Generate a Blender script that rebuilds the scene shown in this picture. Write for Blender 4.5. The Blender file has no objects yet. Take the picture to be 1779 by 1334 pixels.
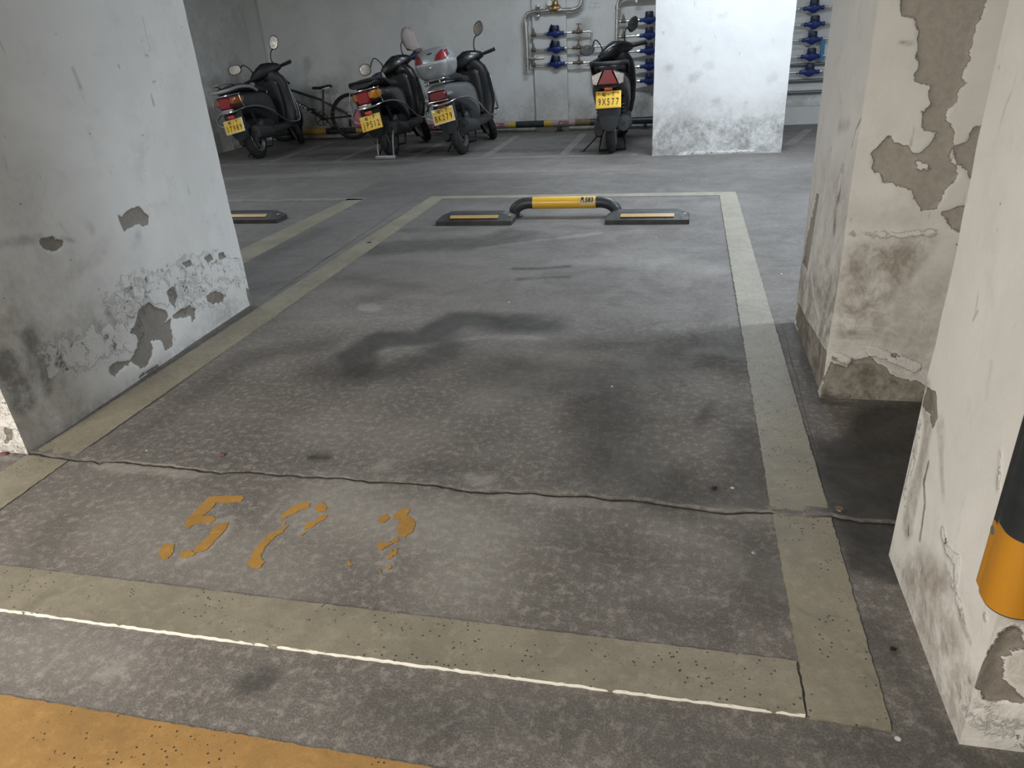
import bpy, math, random
import numpy as np
from mathutils import Vector, Matrix

SC = bpy.context.scene
COL = SC.collection
random.seed(4)
R_ = math.radians

# ------------------------------------------------------------------ camera
F = 1236.0                      # focal length in pixels of the 1779x1334 frame
CX, CY = 889.5, 667.0
HCAM = 1.05
def _n(v): return v / np.linalg.norm(v)
_D = _n(np.array([305.5, -617, F])); _V = np.array([166.5, 2558, F]); _V = _n(_V - _D * (_V @ _D))
_V = _n(_V); _X = np.cross(_V, _D)
RW = np.array([_X, _D, -_V])    # camera (x right, y down, z forward) -> world
cam_d = bpy.data.cameras.new('camera'); cam = bpy.data.objects.new('camera', cam_d); COL.objects.link(cam)
cam_d.sensor_fit = 'HORIZONTAL'; cam_d.sensor_width = 36.0; cam_d.lens = F / 1779 * 36.0
cam_d.clip_start = 0.02
_r, _u, _b = RW @ np.array([1, 0, 0]), RW @ np.array([0, -1, 0]), RW @ np.array([0, 0, -1])
cam.matrix_world = Matrix(((_r[0], _u[0], _b[0], 0), (_r[1], _u[1], _b[1], 0), (_r[2], _u[2], _b[2], HCAM), (0, 0, 0, 1)))
SC.camera = cam

# ------------------------------------------------------------------ exposure, world, lamps
SC.view_settings.view_transform = 'Standard'
SC.view_settings.look = 'None'
SC.view_settings.gamma = 1.0
SC.view_settings.exposure = 0.0
SC.view_settings.use_curve_mapping = False
w = bpy.data.worlds.new('garage_air'); SC.world = w; w.use_nodes = True
w.node_tree.nodes['Background'].inputs['Color'].default_value = (0.75, 0.8, 0.9, 1)
w.node_tree.nodes['Background'].inputs['Strength'].default_value = 0.05
CEIL = 2.9
COOL = (0.80, 0.90, 1.0); WARM = (1.0, 0.925, 0.825)
# (x, y, z, angle of the tube, watts, colour)
LAMPS = [
    (2.75, 3.52, 2.35, 40, 160, COOL),
    (0.55, 5.75, 2.45, 0, 95, COOL),
    (-1.95, -0.60, 2.35, 20, 82, WARM),
    (-4.6, 4.6, 2.45, 90, 42, COOL),
    (-0.9, 7.6, 2.45, 0, 30, COOL),  # added to brighten the back wall
    (-2.3, -2.5, 2.15, 0, 200, WARM),  # added to lift the upright pillar faces
]

# ------------------------------------------------------------------ helpers
def ray(px, py): return RW @ np.array([px - CX, py - CY, F])
def ground(px, py, z=0.0):
    r = ray(px, py); t = (z - HCAM) / r[2]; return Vector((r[0] * t, r[1] * t, z))
def wall_y(x): return 9.25 - 0.035 * x
def on_wall(px, py, off=0.0):
    """point on the back wall plane, pulled off m towards the room"""
    r = ray(px, py); t = (9.25 - off) / (r[1] + 0.035 * r[0]); return Vector((r[0] * t, r[1] * t, HCAM + r[2] * t))
def at_y(px, py, Y):
    r = ray(px, py); t = Y / r[1]; return Vector((r[0] * t, Y, HCAM + r[2] * t))

def lin(c): return tuple(((x / 12.92) if x <= 0.04045 else ((x + 0.055) / 1.055) ** 2.4) for x in c)

class MB:
    """collects shapes and links them as ONE mesh object"""
    def __init__(s, M=None): s.v = []; s.f = []; s.M = M or Matrix()
    def add(s, vs, fs, M=None):
        T = s.M @ M if M is not None else s.M
        b = len(s.v); s.v += [tuple(T @ Vector(p)) for p in vs]; s.f += [tuple(i + b for i in f) for f in fs]; return s
    def box(s, c, d, bev=0.0, M=None):
        x, y, z = [q / 2 for q in d]
        if bev <= 0:
            vs = [(c[0] + i * x, c[1] + j * y, c[2] + k * z) for i in (-1, 1) for j in (-1, 1) for k in (-1, 1)]
            return s.add(vs, [(0, 1, 3, 2), (4, 6, 7, 5), (0, 4, 5, 1), (2, 3, 7, 6), (0, 2, 6, 4), (1, 5, 7, 3)], M)
        b = min(bev, x * .99, y * .99, z * .99)
        def ring(xx, yy, r):
            o = []
            for (sx, sy, a0) in ((1, 1, 0), (-1, 1, 90), (-1, -1, 180), (1, -1, 270)):
                for k in range(4):
                    a = R_(a0 + 30 * k); o.append((sx * (xx - r) + r * math.cos(a), sy * (yy - r) + r * math.sin(a)))
            return o
        prof = [(-z, b), (-z + b * .3, b * .3), (-z + b, 0), (z - b, 0), (z - b * .3, b * .3), (z, b)]
        vs = []; fs = []
        for zz, ins in prof: vs += [(c[0] + p[0], c[1] + p[1], c[2] + zz) for p in ring(x - ins, y - ins, max(b - ins, b * .25))]
        n = 16
        for i in range(len(prof) - 1):
            for k in range(n): fs.append((i * n + k, i * n + (k + 1) % n, (i + 1) * n + (k + 1) % n, (i + 1) * n + k))
        fs.append(tuple(range(n - 1, -1, -1))); fs.append(tuple(range((len(prof) - 1) * n, len(prof) * n)))
        return s.add(vs, fs, M)
    def rings(s, rs, closed=False, caps=True, M=None):
        n = len(rs[0]); vs = [p for r in rs for p in r]; fs = []
        m = len(rs)
        for i in range(m if closed else m - 1):
            j = (i + 1) % m
            for k in range(n): fs.append((i * n + k, i * n + (k + 1) % n, j * n + (k + 1) % n, j * n + k))
        if caps and not closed:
            fs.append(tuple(range(n - 1, -1, -1))); fs.append(tuple(range((m - 1) * n, m * n)))
        return s.add(vs, fs, M)
    def tube(s, pts, r, n=8, closed=False, smooth=0, M=None):
        P = [Vector(p) for p in pts]
        if smooth: P = catmull(P, smooth, closed)
        m = len(P); rr = r if isinstance(r, (list, tuple)) else [r] * m
        if len(rr) != m: rr = [np.interp(i / (m - 1), np.linspace(0, 1, len(rr)), rr) for i in range(m)]
        rs = []; nrm = None
        for i in range(m):
            a = P[(i - 1) % m] if (closed or i > 0) else P[i]; b = P[(i + 1) % m] if (closed or i < m - 1) else P[i]
            t = (b - a); t = t.normalized() if t.length > 1e-9 else Vector((0, 0, 1))
            if nrm is None:
                nrm = t.orthogonal().normalized()
            else:
                nrm = (nrm - t * nrm.dot(t)); nrm = nrm.normalized() if nrm.length > 1e-6 else t.orthogonal().normalized()
            bn = t.cross(nrm)
            rs.append([tuple(P[i] + (nrm * math.cos(2 * math.pi * k / n) + bn * math.sin(2 * math.pi * k / n)) * rr[i]) for k in range(n)])
        return s.rings(rs, closed, True, M)
    def lathe(s, prof, c, axis='X', n=24, closed=False, M=None):
        """prof: (r, h) along axis"""
        rs = []
        for r, h in prof:
            ring = []
            for k in range(n):
                a = 2 * math.pi * k / n; u, v_ = r * math.cos(a), r * math.sin(a)
                p = {'X': (h, u, v_), 'Y': (v_, h, u), 'Z': (u, v_, h)}[axis]
                ring.append((c[0] + p[0], c[1] + p[1], c[2] + p[2]))
            rs.append(ring)
        return s.rings(rs, closed, not closed, M)
    def loft(s, secs, axis='Y', n=20, M=None):
        """secs: (pos, c1, c2, h1, h2, exponent). axis Y: c1=x c2=z; axis Z: c1=x c2=y; axis X: c1=y c2=z"""
        rs = []
        for (q, c1, c2, h1, h2, e) in secs:
            ring = []
            for k in range(n):
                a = 2 * math.pi * k / n; ca, sa = math.cos(a), math.sin(a)
                u = c1 + h1 * math.copysign(abs(ca) ** (2 / e), ca); v_ = c2 + h2 * math.copysign(abs(sa) ** (2 / e), sa)
                ring.append({'Y': (u, q, v_), 'Z': (u, v_, q), 'X': (q, u, v_)}[axis])
            rs.append(ring)
        return s.rings(rs, M=M)
    def prism(s, poly, z0, z1, M=None):
        n = len(poly); vs = [(p[0], p[1], z0) for p in poly] + [(p[0], p[1], z1) for p in poly]
        fs = [tuple(range(n - 1, -1, -1)), tuple(range(n, 2 * n))] + [(k, (k + 1) % n, n + (k + 1) % n, n + k) for k in range(n)]
        return s.add(vs, fs, M)
    def build(s, name, mat, parent=None, smooth=True, angle=35):
        me = bpy.data.meshes.new(name); me.from_pydata(s.v, [], s.f); me.update()
        import bmesh
        bm = bmesh.new(); bm.from_mesh(me); bmesh.ops.recalc_face_normals(bm, faces=bm.faces); bm.to_mesh(me); bm.free()
        if smooth:
            me.shade_smooth(); me.set_sharp_from_angle(angle=R_(angle))
        me.materials.append(mat)
        o = bpy.data.objects.new(name, me); COL.objects.link(o)
        if parent is not None: o.parent = parent
        return o

def catmull(P, k, closed=False):
    out = []; m = len(P)
    rng = range(m if closed else m - 1)
    for i in rng:
        p0 = P[(i - 1) % m] if (closed or i > 0) else P[i]; p1 = P[i]; p2 = P[(i + 1) % m]
        p3 = P[(i + 2) % m] if (closed or i < m - 2) else p2
        for j in range(k):
            t = j / k; t2, t3 = t * t, t * t * t
            out.append(0.5 * ((2 * p1) + (p2 - p0) * t + (2 * p0 - 5 * p1 + 4 * p2 - p3) * t2 + (3 * p1 - p0 - 3 * p2 + p3) * t3))
    if not closed: out.append(P[-1])
    return out

def tag(o, label=None, cat=None, group=None, kind=None):
    if label: o['label'] = label
    if cat: o['category'] = cat
    if group: o['group'] = group
    if kind: o['kind'] = kind
    return o
def empty(name, loc=(0, 0, 0), rot=(0, 0, 0)):
    o = bpy.data.objects.new(name, None); COL.objects.link(o); o.empty_display_size = 0.05
    o.location = loc; o.rotation_euler = rot; return o
def copy_tree(o, parent=None):
    c = o.copy(); COL.objects.link(c); c.parent = parent
    for ch in [q for q in bpy.data.objects if q.parent == o]: copy_tree(ch, c)
    return c

# ------------------------------------------------------------------ materials
def newmat(name):
    m = bpy.data.materials.new(name); m.use_nodes = True; nt = m.node_tree
    return m, nt, nt.nodes['Principled BSDF']
def node(nt, kind, **kw):
    n = nt.nodes.new(kind)
    for k, v in kw.items():
        if k in n.inputs: n.inputs[k].default_value = v
        else: setattr(n, k, v)
    return n
def noise(nt, co, scale, detail=4, rough=0.6, dist=0.0):
    n = nt.nodes.new('ShaderNodeTexNoise'); n.inputs['Scale'].default_value = scale; n.inputs['Detail'].default_value = detail
    n.inputs['Roughness'].default_value = rough; n.inputs['Distortion'].default_value = dist
    nt.links.new(co, n.inputs['Vector']); return n.outputs['Fac']
def val(nt, x, sock):
    if hasattr(x, 'links') or isinstance(x, bpy.types.NodeSocket): nt.links.new(x, sock)
    else: sock.default_value = x
def math_(nt, op, a, b=0.0, c=None, clamp=False):
    n = nt.nodes.new('ShaderNodeMath'); n.operation = op; n.use_clamp = clamp
    val(nt, a, n.inputs[0]); val(nt, b, n.inputs[1])
    if c is not None: val(nt, c, n.inputs[2])
    return n.outputs[0]
def ramp(nt, x, lo, hi, a=0.0, b=1.0):
    n = nt.nodes.new('ShaderNodeMapRange'); n.clamp = True; n.interpolation_type = 'SMOOTHSTEP'
    val(nt, x, n.inputs[0]); n.inputs[1].default_value = lo; n.inputs[2].default_value = hi
    n.inputs[3].default_value = a; n.inputs[4].default_value = b; return n.outputs[0]
def mixc(nt, f, a, b, mode='MIX'):
    n = nt.nodes.new('ShaderNodeMix'); n.data_type = 'RGBA'; n.blend_type = mode
    val(nt, f, n.inputs[0])
    for x, s in ((a, n.inputs[6]), (b, n.inputs[7])):
        if isinstance(x, bpy.types.NodeSocket): nt.links.new(x, s)
        else: s.default_value = (*x, 1) if len(x) == 3 else x
    return n.outputs[2]
def attr(nt, name):
    n = nt.nodes.new('ShaderNodeAttribute'); n.attribute_name = name; return n.outputs['Fac']
def objco(nt): return nt.nodes.new('ShaderNodeTexCoord').outputs['Object']
def bump(nt, bsdf, h, dist=0.01, strength=1.0):
    n = nt.nodes.new('ShaderNodeBump'); n.inputs['Distance'].default_value = dist; n.inputs['Strength'].default_value = strength
    nt.links.new(h, n.inputs['Height']); nt.links.new(n.outputs['Normal'], bsdf.inputs['Normal'])

def plain(name, c, rough=0.5, metal=0.0, var=0.15, scale=30, bmp=0.0, coat=0.0, trans=0.0, dust=0.0):
    """colour with a little procedural wear"""
    m, nt, b = newmat(name); co = objco(nt); n1 = noise(nt, co, scale, 5)
    c2 = tuple(x * (1 - var) for x in c); c1 = tuple(min(1, x * (1 + var)) for x in c)
    col = mixc(nt, n1, c2, c1)
    if dust:
        n2 = noise(nt, co, 9, 4)
        col = mixc(nt, math_(nt, 'MULTIPLY', ramp(nt, n2, .35, .75), dust), col, (0.25, 0.24, 0.22))
    nt.links.new(col, b.inputs['Base Color'])
    nt.links.new(ramp(nt, n1, 0.3, 0.7, max(0, rough - .06), min(1, rough + .08)), b.inputs['Roughness'])
    b.inputs['Metallic'].default_value = metal
    b.inputs['Coat Weight'].default_value = coat; b.inputs['Coat Roughness'].default_value = 0.08
    if trans: b.inputs['Transmission Weight'].default_value = trans
    if bmp: bump(nt, b, noise(nt, co, scale * 4, 4), bmp)
    return m

def plaster_mat(name, white=(0.80, 0.795, 0.775), dirtc=(0.30, 0.27, 0.23), mortar=(0.30, 0.275, 0.245), mott=0.12):
    m, nt, b = newmat(name); co = objco(nt)
    chip = noise(nt, co, 26, 7, 0.72, 0.5); cloud = noise(nt, co, 4.5, 8, 0.72, 0.8)
    big = noise(nt, co, 1.6, 6, 0.6, 0.4); mid = noise(nt, co, 9, 6, 0.65, 0.3); fine = noise(nt, co, 60, 5, 0.7); grain = noise(nt, co, 350, 3, 0.7)
    w2 = tuple(x * (1 - mott * 2.2) for x in white)
    col = mixc(nt, ramp(nt, big, 0.35, 0.65), white, tuple(x * (1 - mott) for x in white))
    col = mixc(nt, ramp(nt, mid, 0.5, 0.8, 0, 0.6), col, w2)
    # scuffs and pin holes
    st = nt.nodes.new('ShaderNodeMapping'); st.inputs['Scale'].default_value = (1, 1, 0.35); nt.links.new(co, st.inputs['Vector'])
    sc = noise(nt, st.outputs[0], 22, 3, 0.5, 0.8)
    col = mixc(nt, ramp(nt, sc, 0.68, 0.78, 0, 0.45), col, (0.30, 0.29, 0.28))
    vor = nt.nodes.new('ShaderNodeTexVoronoi'); vor.inputs['Scale'].default_value = 26; nt.links.new(co, vor.inputs['Vector'])
    pin = ramp(nt, vor.outputs['Distance'], 0.05, 0.10, 1, 0)
    col = mixc(nt, math_(nt, 'MULTIPLY', pin, ramp(nt, mid, .55, .6)), col, (0.16, 0.15, 0.14))
    # damp dirt and dark smudges
    d = math_(nt, 'MULTIPLY', attr(nt, 'dirt'), math_(nt, 'MULTIPLY_ADD', ramp(nt, cloud, .38, .62), 0.75, math_(nt, 'MULTIPLY_ADD', ramp(nt, chip, .4, .62), .45, .15))); d = math_(nt, 'MULTIPLY', d, 1.0, clamp=True)
    dcol = mixc(nt, fine, tuple(x * .72 for x in dirtc), tuple(x * 1.35 for x in dirtc))
    col = mixc(nt, d, col, dcol)
    k = math_(nt, 'MULTIPLY', attr(nt, 'dark'), math_(nt, 'MULTIPLY_ADD', ramp(nt, cloud, .36, .60), 0.75, math_(nt, 'MULTIPLY_ADD', ramp(nt, chip, .4, .6), .4, .18)), clamp=True)
    col = mixc(nt, k, col, (0.17, 0.165, 0.155))
    # white flaking paint over the damp
    fl = math_(nt, 'ADD', attr(nt, 'flake'), math_(nt, 'ADD', math_(nt, 'MULTIPLY_ADD', mid, 1.3, -0.65), math_(nt, 'MULTIPLY_ADD', chip, 2.4, -1.2)))
    fl = ramp(nt, fl, 0.42, 0.66)
    fl = math_(nt, 'MULTIPLY', fl, ramp(nt, attr(nt, 'flake'), 0.02, 0.2))
    col = mixc(nt, math_(nt, 'MULTIPLY', fl, 0.75), col, (0.76, 0.75, 0.73))
    pk = math_(nt, 'MULTIPLY', ramp(nt, attr(nt, 'flake'), .15, .6), ramp(nt, math_(nt, 'ADD', chip, math_(nt, 'MULTIPLY_ADD', mid, .5, -.25)), .385, .36))
    col = mixc(nt, pk, col, tuple(x * .8 for x in mortar))
    # bare mortar where the skim coat came off
    nz = math_(nt, 'MULTIPLY_ADD', mid, 0.036, -0.018); nz = math_(nt, 'ADD', nz, math_(nt, 'MULTIPLY_ADD', chip, 0.036, -0.018))
    pe = math_(nt, 'ADD', attr(nt, 'peel'), nz)
    rim = math_(nt, 'MULTIPLY', ramp(nt, pe, -0.007, -0.002), 0.55)
    col = mixc(nt, rim, col, (0.78, 0.77, 0.75))
    mcol = mixc(nt, fine, tuple(x * .68 for x in mortar), tuple(x * 1.25 for x in mortar))
    mcol = mixc(nt, ramp(nt, grain, .6, .75, 0, .5), mcol, (0.12, 0.11, 0.10))
    mcol = mixc(nt, math_(nt, 'MULTIPLY', d, 0.85), mcol, (0.105, 0.092, 0.072))
    pf = ramp(nt, pe, -0.0008, 0.0008)
    col = mixc(nt, pf, col, mcol)
    nt.links.new(col, b.inputs['Base Color']); b.inputs['Roughness'].default_value = 0.85
    b.inputs['Specular IOR Level'].default_value = 0.25
    h = math_(nt, 'MULTIPLY', mid, 0.35); h = math_(nt, 'ADD', h, math_(nt, 'MULTIPLY', fine, 0.10))
    h = math_(nt, 'ADD', h, math_(nt, 'MULTIPLY', grain, 0.03))
    h = math_(nt, 'ADD', h, math_(nt, 'MULTIPLY', fl, 0.25))
    h = math_(nt, 'ADD', h, math_(nt, 'MULTIPLY', math_(nt, 'MULTIPLY', chip, math_(nt, 'ADD', attr(nt, 'flake'), math_(nt, 'MULTIPLY', attr(nt, 'dirt'), .4))), 0.9))
    h = math_(nt, 'SUBTRACT', h, math_(nt, 'MULTIPLY', pk, .4))
    h = math_(nt, 'SUBTRACT', h, math_(nt, 'MULTIPLY', ramp(nt, pe, -0.002, 0.002), 0.5))
    h = math_(nt, 'ADD', h, math_(nt, 'MULTIPLY', math_(nt, 'MULTIPLY', d, fine), 0.25))
    bump(nt, b, h, 0.008, 0.9)
    return m

def floor_mat(name, base=(0.142, 0.131, 0.122)):
    m, nt, b = newmat(name); co = objco(nt)
    big = noise(nt, co, 0.9, 5, 0.6, 0.5); mid = noise(nt, co, 5, 6, 0.7, 0.6); fine = noise(nt, co, 45, 6, 0.75); grain = noise(nt, co, 260, 4, 0.8)
    st = nt.nodes.new('ShaderNodeMapping'); st.inputs['Rotation'].default_value = (0, 0, 0.3); st.inputs['Scale'].default_value = (0.6, 2.4, 1); nt.links.new(co, st.inputs['Vector'])
    streak = noise(nt, st.outputs[0], 2.2, 6, 0.65, 0.8)
    col = mixc(nt, ramp(nt, big, 0.3, 0.7), tuple(x * 0.80 for x in base), tuple(x * 1.18 for x in base))
    col = mixc(nt, ramp(nt, mid, 0.35, 0.7, 0, 0.5), col, tuple(x * 0.66 for x in base))
    col = mixc(nt, ramp(nt, streak, 0.5, 0.75, 0, 0.4), col, tuple(x * 1.5 for x in base))
    wear = attr(nt, 'wear')      # rough broken surface of the near slab
    g = math_(nt, 'MULTIPLY', ramp(nt, fine, 0.47, 0.66), math_(nt, 'MULTIPLY_ADD', wear, 0.50, 0.12))
    col = mixc(nt, g, col, (0.34, 0.32, 0.295))
    g2 = math_(nt, 'MULTIPLY', ramp(nt, grain, 0.50, 0.68), math_(nt, 'MULTIPLY_ADD', wear, 0.50, 0.12))
    col = mixc(nt, g2, col, (0.36, 0.34, 0.31))
    g3 = math_(nt, 'MULTIPLY', ramp(nt, grain, 0.46, 0.30), math_(nt, 'MULTIPLY_ADD', wear, 0.4, 0.25))
    col = mixc(nt, g3, col, (0.045, 0.042, 0.040))
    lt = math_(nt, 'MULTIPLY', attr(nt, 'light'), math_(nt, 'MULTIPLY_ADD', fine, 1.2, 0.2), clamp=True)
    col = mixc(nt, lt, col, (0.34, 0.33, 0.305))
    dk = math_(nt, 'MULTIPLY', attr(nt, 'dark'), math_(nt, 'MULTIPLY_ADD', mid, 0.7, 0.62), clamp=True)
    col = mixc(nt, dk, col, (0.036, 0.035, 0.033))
    spk = nt.nodes.new('ShaderNodeTexVoronoi'); spk.inputs['Scale'].default_value = 7; nt.links.new(co, spk.inputs['Vector'])
    col = mixc(nt, math_(nt, 'MULTIPLY', ramp(nt, spk.outputs['Distance'], 0.03, 0.045, 1, 0), ramp(nt, mid, .52, .56)), col, (0.6, 0.6, 0.57))
    nt.links.new(col, b.inputs['Base Color'])
    nt.links.new(ramp(nt, mid, 0.3, 0.7, 0.62, 0.85), b.inputs['Roughness']); b.inputs['Specular IOR Level'].default_value = 0.35
    h = math_(nt, 'MULTIPLY', fine, 0.5); h = math_(nt, 'MULTIPLY', h, math_(nt, 'MULTIPLY_ADD', wear, 0.8, 0.2))
    h = math_(nt, 'ADD', h, math_(nt, 'MULTIPLY', math_(nt, 'MULTIPLY', grain, 0.20), math_(nt, 'MULTIPLY_ADD', wear, 0.8, 0.2)))
    bump(nt, b, h, 0.006, 0.8)
    return m

def paint_mat(name, c, under=(0.14, 0.13, 0.12), pits=0.5, worn=0.4, rough=0.6, sc=1.0):
    """thick floor paint with burst bubbles and dirt"""
    m, nt, b = newmat(name); co = objco(nt)
    mid = noise(nt, co, 4 * sc, 6, 0.7, 0.5); fine = noise(nt, co, 40, 5, 0.7); grain = noise(nt, co, 240, 3, .7)
    col = mixc(nt, ramp(nt, mid, .3, .7), tuple(x * 1.1 for x in c), tuple(x * 0.78 for x in c))
    col = mixc(nt, ramp(nt, noise(nt, co, 7, 6, 0.75, 1.0), 1 - worn * 1.05, 1 - worn * .75), col, under)
    col = mixc(nt, math_(nt, 'MULTIPLY', ramp(nt, grain, .48, .68), .32), col, tuple(x * .45 for x in c))
    col = mixc(nt, math_(nt, 'MULTIPLY', ramp(nt, fine, .50, .68), .30), col, tuple(min(1, x * 1.55) for x in c))
    col = mixc(nt, ramp(nt, noise(nt, co, 11, 5, .6, 1.2), .58, .72, 0, .5), col, tuple(x * .6 for x in c))
    v = nt.nodes.new('ShaderNodeTexVoronoi'); v.inputs['Scale'].default_value = 85; nt.links.new(co, v.inputs['Vector'])
    pit = math_(nt, 'MULTIPLY', ramp(nt, v.outputs['Distance'], 0.10, 0.20, 1, 0), ramp(nt, math_(nt, 'ADD', noise(nt, co, 14, 3), noise(nt, co, 3, 2)), 1.12 - pits * .2, 1.2 - pits * .2))
    col = mixc(nt, pit, col, (0.05, 0.045, 0.04))
    nt.links.new(col, b.inputs['Base Color']); b.inputs['Roughness'].default_value = rough
    h = math_(nt, 'SUBTRACT', math_(nt, 'MULTIPLY', fine, 0.35), pit); bump(nt, b, h, 0.003, 0.9)
    return m

def text_mesh(s, size, mat, M, name, parent, depth=0.0006, xs=1.0, bold=0.0, align='CENTER'):
    c = bpy.data.curves.new('lettering', 'FONT'); c.body = s; c.size = size; c.extrude = depth; c.align_x = align; c.align_y = 'CENTER'
    c.offset = bold; c.resolution_u = 3
    t = bpy.data.objects.new('lettering', c); COL.objects.link(t)
    dg = bpy.context.evaluated_depsgraph_get(); dg.update()
    me = bpy.data.meshes.new_from_object(t.evaluated_get(dg)); bpy.data.objects.remove(t); bpy.data.curves.remove(c)
    me.transform(M @ Matrix.Diagonal((xs, 1, 1, 1))); me.materials.clear(); me.materials.append(mat)
    o = bpy.data.objects.new(name, me); COL.objects.link(o); o.parent = parent; return o

# ------------------------------------------------------------------ numpy fields for stained surfaces
def vnoise(P, scale, seed=0):
    Q = P * scale + seed * 17.31; i = np.floor(Q).astype(np.int64); f = Q - i; f = f * f * (3 - 2 * f)
    def h(a):
        n = (a[..., 0] * 73856093) ^ (a[..., 1] * 19349663) ^ (a[..., 2] * 83492791) ^ (seed * 2654435)
        n = (n ^ (n >> 13)) * 1274126177; n = n & 0x7fffffff
        return (n % 65536) / 65535.0
    r = 0
    for dx in (0, 1):
        for dy in (0, 1):
            for dz in (0, 1):
                wgt = (f[..., 0] if dx else 1 - f[..., 0]) * (f[..., 1] if dy else 1 - f[..., 1]) * (f[..., 2] if dz else 1 - f[..., 2])
                r = r + wgt * h(i + np.array([dx, dy, dz]))
    return r * 2 - 1
def seg_d(P, pts):
    d = np.full(len(P), 1e9); pts = np.array(pts, float)
    if len(pts) == 1: return np.hypot(P[:, 0] - pts[0, 0], P[:, 1] - pts[0, 1])
    for a, b in zip(pts[:-1], pts[1:]):
        ab = b - a; t = np.clip(((P - a) @ ab) / max(ab @ ab, 1e-12), 0, 1); q = a + t[:, None] * ab
        d = np.minimum(d, np.hypot(P[:, 0] - q[:, 0], P[:, 1] - q[:, 1]))
    return d
def poly_sd(P, pts):
    """positive inside"""
    pts = list(pts); d = seg_d(P, pts + [pts[0]]); ins = np.zeros(len(P), bool); n = len(pts)
    for k in range(n):
        (x1, y1), (x2, y2) = pts[k], pts[(k + 1) % n]
        if y1 == y2: continue
        c = ((y1 > P[:, 1]) != (y2 > P[:, 1])) & (P[:, 0] < (x2 - x1) * (P[:, 1] - y1) / (y2 - y1) + x1); ins ^= c
    return np.where(ins, d, -d)
def sm(x, a, b):
    t = np.clip((x - a) / (b - a), 0, 1); return t * t * (3 - 2 * t)

class Face:
    """rectangular plane region P0 + u*U + v*V, gridded"""
    def __init__(s, P0, U, V, us, vs):
        s.P0, s.U, s.V = Vector(P0), Vector(U).normalized(), Vector(V).normalized(); s.N = s.U.cross(s.V)
        s.us, s.vs = np.array(us), np.array(vs); uu, vv = np.meshgrid(s.us, s.vs); s.uv = np.stack([uu.ravel(), vv.ravel()], 1)
        s.W = np.array(s.P0)[None] + s.uv[:, :1] * np.array(s.U)[None] + s.uv[:, 1:] * np.array(s.V)[None]
        n = len(s.uv); s.a = {k: np.zeros(n) for k in ('dirt', 'dark', 'light', 'flake', 'wear')}; s.a['peel'] = np.full(n, -0.2)
    def un(s, p):
        r = ray(*p); o = np.array([0, 0, HCAM]) - np.array(s.P0); nn = np.array(s.N); t = -(o @ nn) / (r @ nn); q = o + r * t
        return (q @ np.array(s.U), q @ np.array(s.V))
    def blob(s, k, pts, r, st=1.0, core=0.0, nz=0.0, sc=6, seed=1):
        d = seg_d(s.uv, [s.un(p) for p in pts])
        if nz: d = d + vnoise(s.W, sc, seed) * nz + vnoise(s.W, sc * 3, seed + 5) * nz * .5
        s.a[k] = np.maximum(s.a[k], st * (1 - sm(d, r * core, r)))
    def poly(s, k, pts, st=1.0, soft=0.02, nz=0.0, sc=6, seed=1):
        d = poly_sd(s.uv, [s.un(p) for p in pts])
        if nz: d = d + vnoise(s.W, sc, seed) * nz + vnoise(s.W, sc * 3, seed + 5) * nz * .5
        if k == 'peel': s.a['peel'] = np.maximum(s.a['peel'], d)
        else: s.a[k] = np.maximum(s.a[k], st * sm(d, -soft, soft))
    def unpeel(s, pts):
        s.a['peel'] = np.minimum(s.a['peel'], -poly_sd(s.uv, [s.un(p) for p in pts]))

def surf(name, faces, mat, amp=0.0, peel_depth=0.0, extra=None):
    vs = []; fs = []; at = {k: [] for k in ('dirt', 'dark', 'light', 'flake', 'wear', 'peel')}; base = 0
    for f in faces:
        W = f.W.copy()
        if amp:
            off = np.stack([vnoise(W, 4, 11), vnoise(W, 4, 12), vnoise(W, 4, 13) * 0.2], 1) * amp + \
                  np.stack([vnoise(W, 17, 21), vnoise(W, 17, 22), vnoise(W, 17, 23) * 0.2], 1) * amp * .35
            W = W + off
        if peel_depth:
            eu = np.minimum(f.uv[:, 0] - f.us[0], f.us[-1] - f.uv[:, 0])
            W = W - np.array(f.N)[None] * (sm(f.a['peel'], -0.003, 0.006) * peel_depth * sm(eu, 0, 0.02))[:, None]
        nu, nv = len(f.us), len(f.vs); vs.append(W)
        idx = np.arange(nu * nv).reshape(nv, nu) + base
        q = np.stack([idx[:-1, :-1].ravel(), idx[:-1, 1:].ravel(), idx[1:, 1:].ravel(), idx[1:, :-1].ravel()], 1); fs.append(q)
        for k in at: at[k].append(f.a[k])
        base += nu * nv
    V = np.concatenate(vs); Fq = np.concatenate(fs); me = bpy.data.meshes.new(name)
    Vl = V.tolist(); Fl = Fq.tolist()
    if extra:
        b = len(Vl); Vl += [list(p) for p in extra[0]]; Fl += [[i + b for i in f] for f in extra[1]]
    me.from_pydata(Vl, [], Fl); me.update()
    for k in at:
        a = me.attributes.new(k, 'FLOAT', 'POINT'); arr = np.concatenate(at[k])
        if extra: arr = np.concatenate([arr, np.full(len(extra[0]), -0.2 if k == 'peel' else 0.0)])
        a.data.foreach_set('value', arr.astype(np.float32))
    me.shade_smooth(); me.set_sharp_from_angle(angle=R_(50)); me.materials.append(mat)
    o = bpy.data.objects.new(name, me); COL.objects.link(o); return o

def grid(a, b, step, tail=None):
    n = max(1, int(round((b - a) / step))); g = list(np.linspace(a, b, n + 1))
    if tail: g += list(np.linspace(b, tail, 6))[1:]
    return g
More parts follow.
